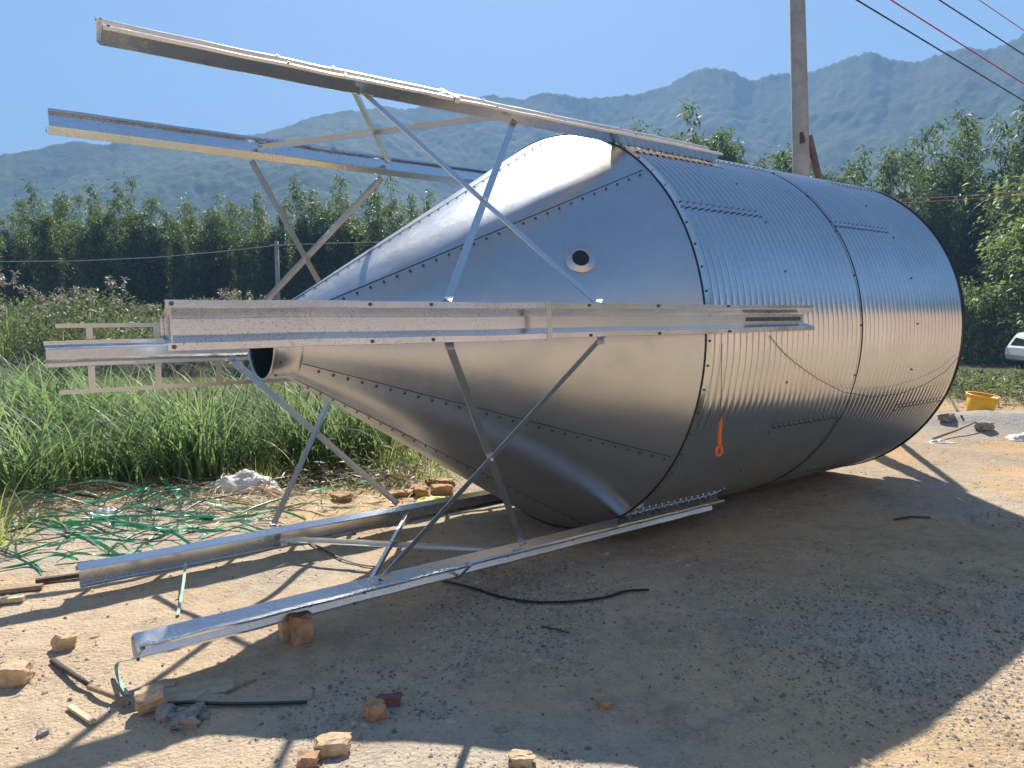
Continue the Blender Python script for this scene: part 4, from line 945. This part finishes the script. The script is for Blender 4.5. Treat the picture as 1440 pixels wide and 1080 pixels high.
# ------------------------------------------------------------------ white car
cx, cy = 23.0, 35.0; cz = gz(cx + 2, cy); car = empty('parked_car', (cx + 2.1, cy, cz), 'white car parked beyond the weeds, cut by the right picture edge', 'car')
def car_body():
    # side profile (x from rear to front, z), swept across the width with tumblehome
    prof = [(0.06, .42), (0.0, .62), (.03, .92), (.10, 1.02), (.30, 1.42), (.42, 1.58), (.62, 1.63), (1.6, 1.66), (2.4, 1.58), (3.2, 1.08), (4.05, .96), (4.22, .80), (4.28, .5), (4.2, .36)]
    low = [(3.9, .30), (3.86, .52), (3.72, .66), (3.5, .70), (3.28, .66), (3.14, .52), (3.1, .28), (1.22, .28), (1.18, .52), (1.04, .66), (.82, .70), (.60, .66), (.46, .52), (.42, .32)]
    loop = prof + low; n = len(loop); mb = MB(); ys = [(-.86, 0), (-.80, .02), (0, .03), (.80, .02), (.86, 0)]
    vs = []
    for yy, ex in ys:
        for (x, z) in loop:
            tum = 1 - .22 * max(0, (z - .95) / .7); vs.append((cx + x + (0 if ex else (.0)), cy + yy * tum, cz + z + (ex if z > .9 else 0)))
    fs = [(i * n + k, (i + 1) * n + k, (i + 1) * n + (k + 1) % n, i * n + (k + 1) % n) for i in range(4) for k in range(n)]
    fs += [tuple(range(n)), tuple(range(5 * n - 1, 4 * n - 1, -1))]; mb.add(vs, fs); return mb
body = car_body().build('body', M_CAR, car)
def side_quad(pts, yo, name, mat):
    mb = MB(); vs = []
    for x, z in pts:
        tum = 1 - .22 * max(0, (z - .95) / .7); vs.append((cx + x, cy - .866 * tum - yo, cz + z))
    mb.add(vs + [(v[0], v[1] + .02, v[2]) for v in vs], [tuple(range(len(vs)))[::-1]] + [(k, (k + 1) % len(vs), len(vs) + (k + 1) % len(vs), len(vs) + k) for k in range(len(vs))]); return mb.build(name, mat, car)
side_quad([(.36, 1.04), (.50, 1.40), (.62, 1.50), (1.05, 1.52), (1.05, 1.02)], .006, 'window', M_GLASS)
side_quad([(1.12, 1.02), (1.12, 1.52), (1.95, 1.53), (1.95, 1.02)], .006, 'window', M_GLASS)
side_quad([(2.02, 1.02), (2.02, 1.52), (2.40, 1.46), (3.0, 1.06)], .006, 'window', M_GLASS)
side_quad([(.02, .80), (.05, .98), (.22, .98), (.20, .82)], .008, 'tail_light', simple('tail_light_red', (.4, .02, .02), .2))
mb = MB(); mb.add([(cx + .085, cy - .62, cz + 1.06), (cx + .085, cy + .62, cz + 1.06), (cx + .29, cy + .55, cz + 1.42), (cx + .29, cy - .55, cz + 1.42)], [(3, 2, 1, 0)]); 
mb.build('rear_window', M_GLASS, car)
for wx in (.82, 3.5):
    for sy in (-1, 1):
        c = Vector((cx + wx, cy + sy * .72, cz + .33)); mb = MB(); lathe(mb, c, [(.17, -.10), (.30, -.11), (.335, -.07), (.335, .07), (.30, .11), (.17, .10)], 28, Vector((0, sy, 0)))
        wh = mb.build('wheel', M_TYRE, car, True); mb = MB(); lathe(mb, c, [(.0, .09), (.06, .11), (.08, .085), (.17, .095), (.21, .105)], 20, Vector((0, sy, 0))); mb.build('rim', M_RIM, wh)
mb = MB(); mb.tube([(cx + .5, cy - .58, cz + 1.67), (cx + 2.2, cy - .58, cz + 1.68)], .02, 6); mb.build('roof_rail', M_RIM, car)

# ------------------------------------------------------------------ haze
hz = bpy.data.materials.new('haze_air'); hz.use_nodes = True; tr = hz.node_tree; tr.nodes.clear()
ho = tr.nodes.new('ShaderNodeOutputMaterial'); pv = tr.nodes.new('ShaderNodeVolumePrincipled'); pv.inputs['Color'].default_value = (.31, .58, 1, 1)
pv.inputs['Density'].default_value = .0012; pv.inputs['Anisotropy'].default_value = .0
tr.links.new(pv.outputs[0], ho.inputs['Volume'])
mb = MB(); mb.box((0, 150, 148), (1340, 0, 0), (0, 1190, 0), (0, 0, 151)); tag(mb.build('haze', hz), 'thin blue summer haze over the valley', 'haze', None, 'stuff')
